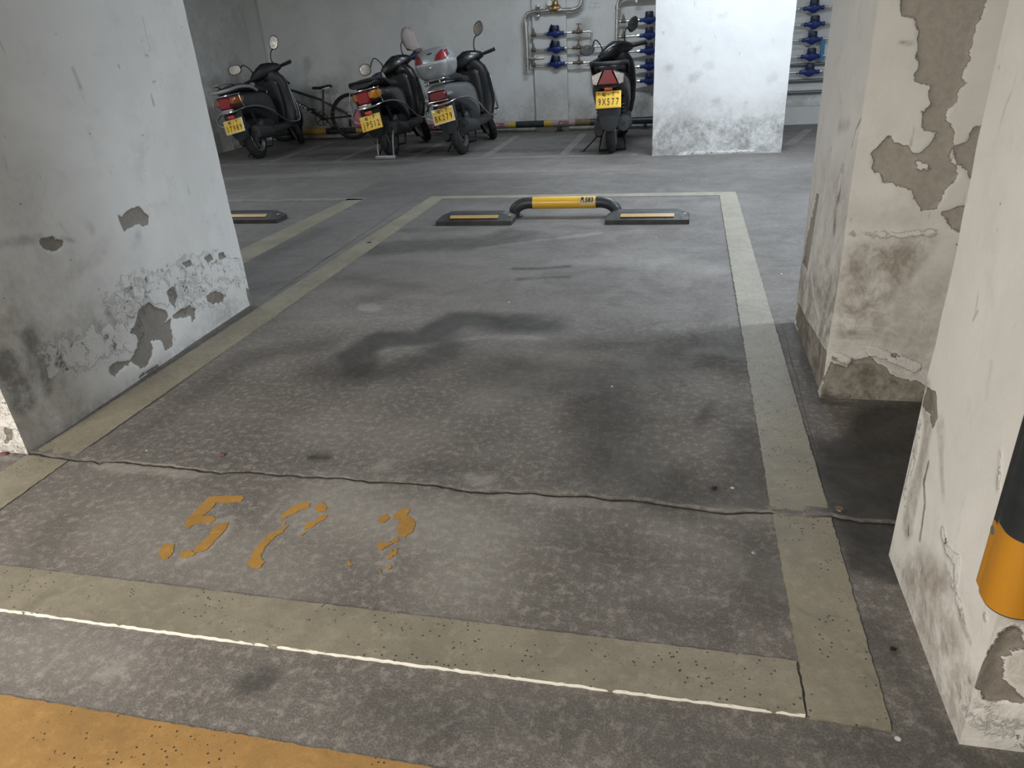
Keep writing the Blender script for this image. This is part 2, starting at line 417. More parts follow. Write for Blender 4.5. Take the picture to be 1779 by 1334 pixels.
#PART2
# ------------------------------------------------------------------ shared materials
M_PLASTER = plaster_mat('old_plaster')
M_WALL = plaster_mat('grey_wall_plaster', white=(0.66, 0.66, 0.64), mott=0.09)
M_TRIM = plain('grey_trim_plaster', (0.50, 0.50, 0.48), 0.85, var=.1, scale=5)
M_FLOOR = floor_mat('worn_concrete')
M_LINE = paint_mat('faded_cream_paint', (0.235, 0.216, 0.165), pits=0.75, worn=0.38)
M_LINE2 = paint_mat('pale_grey_paint', (0.21, 0.205, 0.18), worn=0.5)
M_YLINE = paint_mat('ochre_floor_paint', (0.32, 0.185, 0.06), pits=0.7, worn=0.3, sc=1.6)
M_OCHRE = paint_mat('ochre_number_paint', (0.36, 0.20, 0.045), pits=0.0, worn=0.12)
M_RUBBER = plain('black_rubber', (0.022, 0.023, 0.024), 0.6, var=0.3, scale=40, bmp=0.0015, dust=0.12)
M_TYRE = plain('tyre_rubber', (0.009, 0.009, 0.010), 0.8, var=0.3, scale=60, dust=0.04)
M_BLACKP = plain('black_plastic', (0.006, 0.0062, 0.007), 0.5, var=0.25, dust=0.015)
M_GLOSS = plain('black_lacquer', (0.005, 0.005, 0.006), 0.3, var=0.2, coat=0.25, dust=0.01)
M_GREYP = plain('dark_grey_plastic', (0.026, 0.028, 0.031), 0.5, var=0.2, dust=0.06)
M_GREYB = plain('grey_lacquer', (0.13, 0.135, 0.14), 0.35, metal=0.3, var=0.12, coat=0.3)
M_CHROME = plain('chrome', (0.72, 0.72, 0.73), 0.16, metal=1.0, var=0.08)
M_STEEL = plain('stainless_pipe', (0.62, 0.62, 0.61), 0.28, metal=1.0, var=0.15, scale=12)
M_ALLOY = plain('dull_alloy', (0.30, 0.30, 0.30), 0.45, metal=0.8, var=0.2)
M_BRASS = plain('brass', (0.42, 0.30, 0.13), 0.4, metal=0.9, var=0.3)
M_BRONZE = plain('dull_bronze', (0.16, 0.125, 0.09), 0.5, metal=0.6, var=0.3)
M_BLUE = plain('blue_enamel', (0.012, 0.030, 0.16), 0.4, var=0.25, coat=0.2)
M_BLUE2 = plain('dark_blue_plastic', (0.015, 0.02, 0.055), 0.45, var=0.2)
M_YEL = plain('yellow_paint', (0.72, 0.42, 0.03), 0.35, var=0.12, scale=8, coat=0.2, dust=0.1)
M_YEL2 = plain('dirty_yellow_paint', (0.50, 0.32, 0.04), 0.5, var=0.2, scale=8, dust=0.3)
M_ORANGE = plain('orange_yellow_rubber', (0.50, 0.22, 0.012), 0.5, var=0.12, scale=10, dust=0.05)
M_STRIP = plain('reflective_strip', (0.42, 0.27, 0.09), 0.45, var=0.2, scale=50, dust=0.15)
M_BLKPAINT = plain('black_paint', (0.018, 0.022, 0.026), 0.4, var=0.3, dust=0.08)
M_PLATE = plain('plate_yellow', (0.80, 0.50, 0.06), 0.4, var=0.06)
M_INK = plain('black_ink', (0.012, 0.010, 0.008), 0.6)
M_RED = plain('red_lens', (0.25, 0.004, 0.009), 0.12, var=0.35, scale=60, coat=0.8)
M_DRED = plain('dark_red_lens', (0.15, 0.003, 0.012), 0.15, var=0.3, scale=60, coat=0.6)
M_AMBER = plain('amber_lens', (0.42, 0.15, 0.012), 0.15, var=0.3, scale=60, coat=0.7)
M_DAMB = plain('dull_amber_lens', (0.28, 0.08, 0.02), 0.2, var=0.4, scale=60, coat=0.6)
M_CLEAR = plain('clear_lens', (0.36, 0.35, 0.34), 0.15, metal=0.6, var=0.85, scale=45, coat=0.8)
M_REFL = plain('red_reflector', (0.75, 0.08, 0.07), 0.3, var=0.15, coat=0.5)
M_SILVER = plain('silver_lacquer', (0.40, 0.42, 0.43), 0.32, metal=0.55, var=0.06, coat=0.5)
M_SILVL = plain('pale_silver', (0.72, 0.73, 0.74), 0.25, metal=0.5, var=0.05, coat=0.5)
M_GLASS = plain('mirror_glass', (0.20, 0.20, 0.20), 0.25, metal=1.0, var=0.05)
M_BAG = plain('pinkish_grey_plastic_film', (0.40, 0.335, 0.325), 0.5, var=0.12, scale=14, bmp=0.004)
M_PINK = plain('pink_plastic_film', (0.42, 0.12, 0.15), 0.4, var=0.2, scale=14)
M_STICK = plain('pale_pink_sticker', (0.34, 0.25, 0.26), 0.55, var=0.15, scale=20)
M_STICKR = plain('dull_red_print', (0.17, 0.05, 0.065), 0.55, var=0.3, scale=60)
M_GREYT = plain('grey_sleeve', (0.30, 0.30, 0.27), 0.5)
M_WHITEP = plain('white_paint', (0.70, 0.70, 0.68), 0.4)
M_SKY = plain('light_blue_plastic', (0.06, 0.20, 0.36), 0.4)
M_SEAT = plain('seat_vinyl', (0.013, 0.013, 0.014), 0.5, var=0.25, bmp=0.001)
M_CEIL = plain('ceiling_paint', (0.60, 0.60, 0.58), .9, var=.08, scale=4)

def Z(off, sc, pts): return [(off[0] + x * sc, off[1] + y * sc) for x, y in pts]

# ------------------------------------------------------------------ floor
CRK = [(-60, 778), (0, 783), (50, 788), (62, 788), (100, 795), (150, 800), (165, 802), (172, 808), (186, 803), (240, 806), (300, 813), (372, 818), (385, 823),
       (400, 820), (500, 825), (600, 832), (640, 838), (700, 841), (760, 844), (820, 853), (850, 856), (930, 857), (1000, 863), (1100, 870), (1200, 884),
       (1260, 890), (1340, 893), (1375, 899), (1400, 897), (1445, 897), (1480, 903), (1560, 911), (1620, 915)]
_c = np.array([tuple(ground(*p))[:2] for p in CRK])
def crack_y(x):
    P = np.stack([np.atleast_1d(x) * 1.0, np.zeros(np.size(x)), np.zeros(np.size(x))], 1)
    return np.interp(np.atleast_1d(x), _c[:, 0], _c[:, 1]) + vnoise(P, 14, 3) * 0.006 + vnoise(P, 45, 4) * 0.0035 + vnoise(P, 85, 8) * 0.0022
FX0, FX1, FY0, FY1 = -2.6, 1.1, 0.3, 6.3
fl = Face((0, 0, 0), (1, 0, 0), (0, 1, 0), [0, 1], [0, 1])
gx = np.arange(FX0, FX1 + 1e-6, 0.01); cyv = crack_y(gx)
rows = []; zs = []
P1d = np.stack([gx, gx * 0 + 7, gx * 0], 1)
gap = 0.0030 + 0.0026 * vnoise(P1d, 50, 9) + 0.002 * vnoise(P1d, 7, 2); gap = np.clip(gap, 0.0009, 0.010)
for t in np.linspace(0, 1, 95): rows.append(FY0 + (cyv - gap - FY0) * t); zs.append(gx * 0)
lift = 0.0050 + 0.002 * vnoise(P1d, 5, 6) + 0.0022 * vnoise(P1d, 40, 16)
rows.append(cyv - gap * .7); zs.append(gx * 0 - 0.014); rows.append(cyv + gap * .3); zs.append(gx * 0 - 0.014)
rows.append(cyv + gap * .6); zs.append(lift * 1.0)
for t in [.018, .06, .2, .4, .6, .8, 1.0]: rows.append(cyv + gap * .6 + 0.16 * t); zs.append(lift * (1 - t) ** 1.5)
t0 = cyv + gap * .6 + 0.16
for t in np.linspace(0, 1, 215)[1:]: rows.append(t0 + (FY1 - t0) * t); zs.append(gx * 0)
YY = np.array(rows); ZZ = np.array(zs); XX = np.tile(gx, (len(rows), 1))
fl.us = gx; fl.vs = np.arange(len(rows)); fl.uv = np.stack([XX.ravel(), YY.ravel()], 1); fl.W = np.stack([XX.ravel(), YY.ravel(), ZZ.ravel()], 1)
n_ = len(fl.uv); fl.a = {k: np.zeros(n_) for k in ('dirt', 'dark', 'light', 'flake', 'wear')}; fl.a['peel'] = np.full(n_, -0.2)
fl.a['wear'] = 0.12 + 0.88 * (1 - sm(fl.uv[:, 1] + vnoise(fl.W, 2, 1) * .35, 1.7, 3.2))
def st(pts, r, s, core=0.0, nz=0.03, sc=7, k='dark', seed=1): fl.blob(k, pts, r, s, core, nz, sc, seed)
st([(625, 645), (612, 618), (660, 592), (740, 588), (765, 568), (800, 552), (860, 560), (960, 567)], 0.13, 0.85, .3)
st([(760, 580), (780, 612), (700, 640), (620, 655)], 0.13, 0.65, .2)
st([(600, 660), (560, 640), (700, 650)], 0.15, 0.5)
st([(660, 432), (740, 426), (840, 422), (890, 408)], 0.22, 0.6, .3)
st([(705, 400), (800, 398)], 0.10, 0.3)
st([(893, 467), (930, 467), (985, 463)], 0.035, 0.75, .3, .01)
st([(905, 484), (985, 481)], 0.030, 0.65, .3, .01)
st([(1330, 590), (1180, 625), (1030, 660), (900, 650)], 0.24, 0.52, .1)
st([(1050, 700), (1060, 820), (1150, 850)], 0.20, 0.60, .2)
st([(1270, 640), (1240, 600), (1100, 590), (960, 600)], 0.14, 0.30)
st([(1300, 760), (1310, 860), (1200, 870)], 0.12, 0.5, .1)
st([(330, 690), (430, 620), (560, 600)], 0.13, 0.45, .1)
st([(230, 760), (300, 720)], 0.09, 0.35)
st([(600, 480), (700, 500), (640, 520)], 0.16, 0.3)
st([(540, 797), (566, 793)], 0.030, 0.85, .4, .006)
st([(440, 1188), (458, 1178)], 0.040, 0.7, .2, .01)
st([(1240, 700), (1215, 735)], 0.03, 0.5, 0, .01)
st([(1225, 712), (1250, 725)], 0.02, 0.4, 0, .01)
st([(1185, 664), (1188, 668)], 0.012, 0.8, 0, .002)
st([(705, 812), (850, 815)], 0.06, 0.35)
st([(660, 1230), (760, 1260)], 0.10, 0.35); st([(860, 1235), (1000, 1260)], 0.10, 0.30); st([(1120, 1280), (1300, 1320)], 0.12, 0.35)
st([(1310, 950), (1340, 1050)], 0.10, 0.45); st([(1120, 1060), (1250, 1090)], 0.08, 0.35)
st([(1000, 930), (1080, 960)], 0.12, 0.3); st([(110, 900), (60, 960)], 0.10, 0.25)
st([(1240, 850), (1243, 851)], 0.008, 0.9, .3, .002); st([(1550, 1130), (1556, 1134)], 0.010, 0.8, .3, .003)
st([(1405, 770), (1450, 900)], 0.05, 0.35)
fl.poly('dark', [(1432, 770), (1470, 712), (1600, 702), (1640, 760), (1640, 900), (1560, 935), (1560, 1010), (1470, 990), (1440, 905), (1420, 850)], 0.92, 0.05, .04, 6)  # black stain, with the shade between the two right pillars painted in
fl.poly('dark', [(1455, 905), (1560, 915), (1600, 1010), (1560, 1015), (1475, 990)], 0.85, 0.012, .005, 9)  # crisp lower edge of the pillar shadow, painted dark
st([(1500, 1080), (1640, 1280)], 0.07, 0.45); st([(1660, 1310), (1779, 1340)], 0.06, 0.5); st([(1450, 1290), (1650, 1330)], 0.12, 0.4)
st([(45, 800), (440, 535)], 0.045, 0.5, .1, .01)
st([(1380, 560), (1425, 700), (1600, 708)], 0.035, 0.5, .1, .01)
st([(1170, 350), (1240, 345), (860, 320)], 0.12, 0.25); st([(400, 330), (700, 330), (900, 350)], 0.3, 0.22); st([(420, 480), (470, 440), (560, 400)], 0.14, 0.35)
st([(900, 395), (1200, 395)], 0.10, 0.2)
st([(420, 335), (700, 330), (1000, 322), (1380, 318)], 0.75, 0.28, .3, .15, 3)
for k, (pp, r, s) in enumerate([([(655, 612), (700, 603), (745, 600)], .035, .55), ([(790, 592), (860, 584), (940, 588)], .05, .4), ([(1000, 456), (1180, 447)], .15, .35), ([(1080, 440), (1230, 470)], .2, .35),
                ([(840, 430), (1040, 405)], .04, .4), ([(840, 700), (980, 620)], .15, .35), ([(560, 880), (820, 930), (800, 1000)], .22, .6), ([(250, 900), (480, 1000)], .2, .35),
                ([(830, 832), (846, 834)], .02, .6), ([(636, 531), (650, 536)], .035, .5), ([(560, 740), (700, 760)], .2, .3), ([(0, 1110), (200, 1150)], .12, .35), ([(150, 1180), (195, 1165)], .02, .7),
                ([(660, 810), (730, 845), (1000, 870), (1440, 905)], .02, .5), ([(0, 795), (300, 820), (660, 845)], .018, .6), ([(1120, 640), (1270, 680)], .15, .3), ([(1140, 900), (1350, 1010)], .08, .3)]):  # the two streaks along the crack paint its lit lip
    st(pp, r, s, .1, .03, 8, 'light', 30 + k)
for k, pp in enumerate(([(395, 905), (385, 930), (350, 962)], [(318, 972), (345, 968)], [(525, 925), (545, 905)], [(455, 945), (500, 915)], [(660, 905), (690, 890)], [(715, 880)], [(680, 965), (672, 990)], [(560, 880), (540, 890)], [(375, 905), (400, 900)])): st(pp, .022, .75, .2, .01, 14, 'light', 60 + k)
ng = len(gx); zr = ZZ.shape[0]; lipn = 0.35 - .25 * sm(gx, -.6, .1) + 0.5 * vnoise(P1d, 9, 12) + 0.3 * vnoise(P1d, 60, 13)
for r_i, (kk, vv) in {95: ('dark', 1.0), 96: ('dark', 1.0), 97: ('light', None), 98: ('light', .0)}.items():  # dark groove rows, plus a painted highlight on the crack's lit lip
    s_ = slice(r_i * ng, (r_i + 1) * ng); fl.a[kk][s_] = np.clip(lipn * 1.5, 0, 1) if vv is None else (vv if vv else fl.a[kk][s_])
    if kk == 'light': fl.a['dark'][s_] *= .2
def coarse(x0, x1, y0, y1, s=0.12):
    f = Face((0, 0, 0), (1, 0, 0), (0, 1, 0), grid(x0, x1, s), grid(y0, y1, s)); f.a['wear'][:] = 0.15 if y1 > 2 else .9; return f
RX0, RX1, RY0, RY1 = -5.6, 5.0, -3.5, 9.7
far = coarse(FX0, FX1, FY1, RY1, 0.05); farl = coarse(RX0, FX0, FY0, RY1, .06)
for f in (far, farl):
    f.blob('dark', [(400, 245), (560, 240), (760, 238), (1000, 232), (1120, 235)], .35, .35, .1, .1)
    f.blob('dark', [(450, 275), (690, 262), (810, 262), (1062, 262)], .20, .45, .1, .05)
    f.blob('light', [(400, 310), (600, 300)], .25, .3, 0, .1); f.blob('light', [(820, 300), (1100, 300)], .3, .25, 0, .1)
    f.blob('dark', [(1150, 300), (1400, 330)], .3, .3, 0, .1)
fparts = [fl, far, farl, coarse(FX1, RX1, FY0, RY1, .3), coarse(RX0, RX1, RY0, FY0, .2)]
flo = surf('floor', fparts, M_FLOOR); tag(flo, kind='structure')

def ragged(pts, seed, jit=0.0018, step=0.012):
    out = []; rnd = random.Random(seed); n = len(pts)
    for i in range(n):
        a, b = Vector(pts[i]), Vector(pts[(i + 1) % n]); k = max(1, int((b - a).length / step))
        for j in range(k):
            p = a.lerp(b, j / k); out.append((p.x + rnd.uniform(-jit, jit), p.y + rnd.uniform(-jit, jit)))
    return out
def slab(name, pts, mat, parent=None, z1=0.0035, seed=1, jit=0.0018, step=0.012, z0=-0.004):
    m = MB(); m.prism(ragged([Vector(p[:2]) for p in pts], seed, jit, step), z0, z1); return m.build(name, mat, parent, smooth=False)
G = lambda *p: ground(*p)[:2]
def cy(x): return float(crack_y(x)[0])

bay = empty('parking_bay_marking', (0, 0, 0)); tag(bay, 'faded cream painted outline of the empty parking bay between the pillars', 'floor marking')
slab('side_line', [(-1.890, cy(-1.89) + .012), (-1.738, cy(-1.738) + .012), (-1.756, 5.20), (-1.872, 5.21)], M_LINE, bay, .0055, 1)
slab('side_line', [(-1.905, 1.03), (-1.905, cy(-1.9) - .010), (-1.742, cy(-1.742) - .010), (-1.735, 1.03)], M_LINE, bay, .0035, 2)
slab('side_line', [(0.243, cy(.243) + .010), (0.374, cy(.374) + .010), (0.376, 5.17), (0.262, 5.17)], M_LINE, bay, .0055, 3)
slab('side_line', [(0.246, 0.904), (0.373, 0.900), (0.376, cy(.376) - .008), (0.244, cy(.244) - .008)], M_LINE, bay, .0035, 4)
slab('end_line', [(-1.872, 5.215), (-1.76, 5.205), (0.376, 5.175), (0.376, 5.29), (-1.872, 5.30)], M_LINE, bay, .003, 5)
slab('front_line', [(-1.905, 0.895), (-0.8, 0.898), (0.241, 0.906), (0.241, 1.022), (-0.8, 1.021), (-1.905, 1.022)], M_LINE, bay, .0065, 6, .0012)

m = MB(); P = []
xs_ = np.linspace(-1.905, .241, 180)
rg = random.Random(5)
rs = []
for x in xs_:
    y = float(np.interp(x, [-1.905, -.8, .241], [.895, .898, .906])) + rg.uniform(-.0012, .0012); w_ = rg.uniform(.0012, .0026) * (1.0 if x < -.35 else .7); h_ = rg.uniform(.0058, .0074)
    if x < -1.55: y += rg.uniform(-.003, .003); w_ *= 1.5
    rs.append([(x, y - w_, -.002), (x, y - w_ * .8, h_ * .7), (x, y, h_), (x, y + w_ * .5, h_ * .8), (x, y + w_, -.002)])
m.rings(rs); m.build('lip_highlight', plain('pale_lip_highlight', (.74, .72, .66), .7, var=.12, scale=60), bay, angle=60)  # built-up paint lip, made pale to paint its lamp-lit highlight
nb = empty('parking_bay_marking', (0, 0, 0)); tag(nb, 'faded cream corner lines of the neighbouring bay, beyond the left pillar', 'floor marking')
c1 = ground(632, 346); c2 = ground(604, 346); c3 = ground(429, 455); c4 = ground(423, 432)
d1 = (c3 - c1); d2 = (c4 - c2)
slab('side_line', [c1 + d1 * 1.35, c1, c2, c2 + d2 * 1.6][::-1], M_LINE, nb, .003, 7)
slab('end_line', [(-4.6, 5.20), (c1.x - .16, 5.20), (c1.x + .0, 5.21), (c1.x, 5.29), (-4.6, 5.31)], M_LINE2, nb, .003, 8)

sl = empty('bike_slot_marking', (0, 0, 0)); tag(sl, 'pale worn painted lines dividing the slots under the parked scooters', 'floor marking')
slab('front_line', [(-5.4, 7.16), (-0.42, 7.10), (-0.42, 7.19), (-5.4, 7.27)], M_LINE2, sl, .0025, 9)
for k, x in enumerate((-1.15, -1.96, -2.78, -3.6, -4.42)):
    slab('divider_line', [(x - .04, 7.25), (x + .05, 7.25), (x + .04, 8.9), (x - .05, 8.9)], M_LINE2, sl, .0025, 10 + k)
slab('divider_line', [(0.93, 7.45), (1.03, 7.45), (1.37, 8.6), (1.28, 8.6)], M_LINE2, sl, .0025, 17)

yl = slab('lane_line', [(-2.6, .44), (0.9, .46), (0.9, .706), (-0.6, .705), (-2.6, .704)], M_YLINE, None, .004, 20, .0015)
tag(yl, 'wide ochre yellow painted line across the bottom left corner of the floor', 'floor marking')

num = empty('painted_bay_number', (0, 0, 0)); tag(num, 'peeling ochre numerals 583 painted on the floor behind the bay front line', 'floor number')
zo, zs_ = (230, 820), 0.30916
five = [[(430, 140), (540, 133), (630, 140), (610, 170), (520, 175), (470, 172), (440, 215), (395, 250), (460, 250), (465, 275), (440, 290), (400, 285), (350, 295), (320, 315), (295, 300), (300, 275), (380, 190)],
        [(450, 320), (490, 290), (540, 285), (520, 330), (480, 370), (440, 420), (390, 450), (350, 455), (355, 425), (400, 385), (440, 350)],
        [(260, 470), (290, 445), (330, 440), (355, 460), (320, 480), (275, 488)], [(180, 405), (235, 410), (225, 460), (200, 490), (165, 490), (145, 460)]]
eight = [[(835, 265), (845, 235), (900, 190), (980, 168), (1000, 175), (990, 205), (940, 215), (900, 240), (860, 258)], [(838, 288), (860, 275), (855, 300)],
         [(1025, 210), (1040, 180), (1070, 168), (1098, 200), (1085, 220), (1045, 230)], [(960, 315), (985, 285), (1030, 275), (1045, 250), (1095, 238), (1085, 265), (1045, 285), (1015, 310), (970, 325)],
         [(940, 355), (975, 335), (985, 340), (955, 360)],
         [(650, 510), (680, 450), (720, 400), (770, 350), (820, 330), (880, 300), (850, 335), (800, 370), (750, 420), (720, 475), (740, 510), (720, 540), (670, 540)]]
three = [[(1380, 275), (1400, 250), (1425, 235), (1445, 260), (1415, 285), (1390, 290)],
         [(1465, 255), (1490, 220), (1530, 205), (1555, 215), (1545, 240), (1590, 280), (1590, 305), (1570, 340), (1530, 368), (1495, 350), (1485, 310), (1510, 270), (1480, 265)],
         [(1380, 410), (1400, 395), (1430, 400), (1490, 370), (1500, 385), (1450, 410), (1400, 440), (1380, 435)], [(1435, 480), (1460, 440), (1495, 430), (1480, 465), (1445, 490)],
         [(1430, 535), (1445, 515), (1465, 535), (1445, 550)], [(1205, 510), (1225, 500), (1235, 520), (1215, 530)], [(1385, 558), (1400, 550), (1398, 568)]]
for nm, polys in (('digit_five', five), ('digit_eight', eight), ('digit_three', three)):
    m = MB()
    for i, pl in enumerate(polys): m.prism(ragged([G(*q) for q in Z(zo, zs_, pl)], i + 3, .0022, .005), -.002, .0016)
    m.build(nm, M_OCHRE, num, smooth=False)

# thin construction joints scored in the slab, and a bay-line edge shadow painted on
def joint(pts, wdt=0.004, name='floor_joint_edge_shade'):
    P = [Vector((*G(*p), 0)) for p in pts]; P = [P[0]] + [p for a, b in zip(P[:-1], P[1:]) for p in [a.lerp(b, t / 12) + Vector((random.uniform(-.003, .003), 0, 0)) for t in range(1, 13)]]
    m = MB(); L = []; Rr = []
    for i, p in enumerate(P):
        a = P[max(0, i - 1)]; b = P[min(len(P) - 1, i + 1)]; t = (b - a).normalized(); q = Vector((-t.y, t.x, 0)) * wdt / 2 * random.uniform(.5, 1.3)
        L.append(p + q); Rr.append(p - q)
    n = len(P); vs = [(q.x, q.y, .0006) for q in L] + [(q.x, q.y, .0006) for q in Rr]
    m.add(vs, [(i, i + 1, n + i + 1, n + i) for i in range(n - 1)]); return m
mj = joint([(800, 300), (753, 322), (652, 392), (553, 458), (470, 515)], .006); mj2 = joint([(1358, 562), (1420, 790), (1447, 893)], .0025)  # second strip paints the edge shadow of the thick right bay line
mj3 = joint([(700, 372), (640, 408), (560, 452)], .004)
mj.v += []; jm = MB()
for q in (mj, mj2, mj3): jm.add(q.v, q.f)
jo = jm.build('floor_joint_edge_shade', plain('joint_dirt_edge_shade', (0.07, 0.068, 0.062), 0.9), flo, smooth=False)

m = MB(); rc = random.Random(12); xs_ = np.arange(-2.2, .62, .006); yc_ = crack_y(xs_); L, Rr = [], []
wv = np.clip(.0020 + .0016 * vnoise(np.stack([xs_, xs_ * 0, xs_ * 0], 1), 12, 31) + .0010 * vnoise(np.stack([xs_, xs_ * 0, xs_ * 0], 1), 60, 32), .0006, .006)
for x, y, w_ in zip(xs_, yc_, wv):
    L.append((x, y - .0030 - w_ * 1.6, .0010)); Rr.append((x, y - .0018 + w_ * .3, .0010))
m.add(L + Rr, [(i, i + 1, len(L) + i + 1, len(L) + i) for i in range(len(L) - 1)]); m.build('crack_dirt', plain('crack_dirt', (.022, .020, .018), .95), flo, smooth=False)

# ------------------------------------------------------------------ pillars
def pillar(name, cs, fine, feat, mat=M_PLASTER, top=CEIL, fz=1.45, res=0.006, amp=0.003, peel_depth=0.004):
    faces = []
    for i in range(4):
        a = Vector((*cs[i], 0)); b = Vector((*cs[(i + 1) % 4], 0)); L = (b - a).length
        if i in fine: f = Face(a, b - a, (0, 0, 1), grid(0, L, res), grid(0, fz, res, top))
        else: f = Face(a, b - a, (0, 0, 1), grid(0, L, .1), grid(0, fz, .03, top))
        if i in feat: feat[i](f)
        faces.append(f)
    o = surf(name, faces, mat, amp, peel_depth); return o

ZL = lambda pts: Z((0, 350), .3747, pts)
def fL(f):
    for pl in ([(548, 60), (565, 70), (580, 50), (610, 40), (645, 25), (660, 45), (685, 70), (683, 100), (660, 110), (640, 95), (600, 120), (575, 138), (560, 100)],
               [(182, 185), (200, 168), (240, 165), (290, 180), (290, 205), (255, 235), (215, 225), (190, 205)],
               [(640, 500), (690, 468), (720, 490), (775, 510), (780, 535), (770, 560), (795, 540), (803, 620), (800, 670), (770, 690), (755, 660), (745, 640), (705, 650), (710, 700), (690, 760), (650, 770),
                (610, 745), (575, 775), (530, 808), (505, 790), (505, 765), (545, 740), (600, 735), (635, 690), (640, 650), (630, 610), (600, 612), (625, 580), (632, 545)],
               [(800, 530), (830, 510), (870, 490), (885, 475), (910, 500), (912, 540), (895, 555), (890, 530), (840, 540), (810, 548)],
               [(790, 400), (815, 395), (825, 440), (815, 490), (795, 470), (775, 420)], [(845, 285), (880, 275), (890, 290), (865, 302)], [(948, 262), (975, 245), (985, 265), (965, 282)],
               [(1015, 250), (1035, 235), (1047, 255), (1020, 268)], [(960, 440), (1000, 415), (1045, 430), (1040, 460), (990, 475), (965, 460)], [(640, 820), (650, 800), (735, 755), (740, 765), (650, 828)],
               [(1140, 400), (1158, 410), (1175, 470), (1160, 485), (1145, 440)]):
        f.poly('peel', ZL(pl))
    f.blob('flake', ZL([(260, 720), (400, 700), (500, 640), (620, 620)]), .10, .75, .2); f.blob('flake', ZL([(600, 420), (760, 400), (860, 330), (1000, 300), (1100, 330)]), .11, .7, .2)
    f.blob('flake', ZL([(850, 450), (1020, 420)]), .10, .6, .2); f.blob('flake', ZL([(500, 470), (620, 520)]), .07, .5)
    f.blob('dark', ZL([(135, 630), (185, 690), (215, 780), (218, 860)]), .035, .55, .2, .008); f.blob('dark', ZL([(20, 740), (60, 830), (110, 920)]), .055, .6, .4, .01)
    f.blob('dark', ZL([(110, 700), (150, 780), (200, 850)]), .05, .3); f.blob('dark', ZL([(0, 205), (90, 180), (180, 172)]), .025, .35); f.blob('dark', ZL([(285, 172), (345, 182)]), .012, .5)
    f.blob('dark', ZL([(500, 520), (545, 580), (560, 640)]), .02, .5, 0, .01); f.blob('dark', ZL([(440, 560), (490, 620), (480, 720)]), .02, .35, 0, .01); f.blob('dark', ZL([(330, 620), (380, 680)]), .03, .4)
    f.blob('dark', ZL([(640, 160), (620, 200)]), .03, .35); f.blob('dark', ZL([(850, 340), (845, 420), (870, 500)]), .010, .7, 0, .006); f.blob('dark', ZL([(970, 290), (965, 370)]), .008, .6, 0, .006)
    f.blob('dark', [(127, 120), (140, 152)], .012, .4); f.blob('dark', [(263, 165), (268, 182)], .009, .7); f.blob('dark', [(266, 143), (270, 141)], .006, .8); f.blob('dark', [(252, 95), (258, 98)], .005, .6)
    f.blob('dark', [(205, 113), (207, 117)], .006, .6); f.blob('dark', [(150, 385), (160, 400)], .03, .3)
    f.blob('dirt', [(30, 780), (150, 740), (250, 680), (340, 600), (440, 520)], .13, .5, .2, .03); f.blob('dirt', [(20, 620), (90, 700), (60, 760)], .22, .5, .3, .05)
    f.blob('dirt', [(0, 480), (120, 560), (260, 560)], .16, .30, 0, .06); f.blob('dirt', [(0, 300), (100, 480)], .25, .20, 0, .06); f.blob('dirt', [(120, 480), (180, 430)], .06, .3)
def fLf(f):
    f.blob('flake', [(0, 720), (40, 780)], .2, .5, .2); f.blob('dirt', [(0, 790), (50, 790)], .06, .6, .1, .02); f.poly('peel', [(8, 745), (22, 748), (20, 765), (10, 770)])
pl = pillar('plaster_pillar', [(-2.36, 1.483), (-1.905, 1.483), (-1.957, 2.845), (-2.40, 2.845)], (0, 1), {1: fL, 0: fLf})
tag(pl, 'wide white plastered pillar on the left with peeling, water-stained lower side', 'pillar')

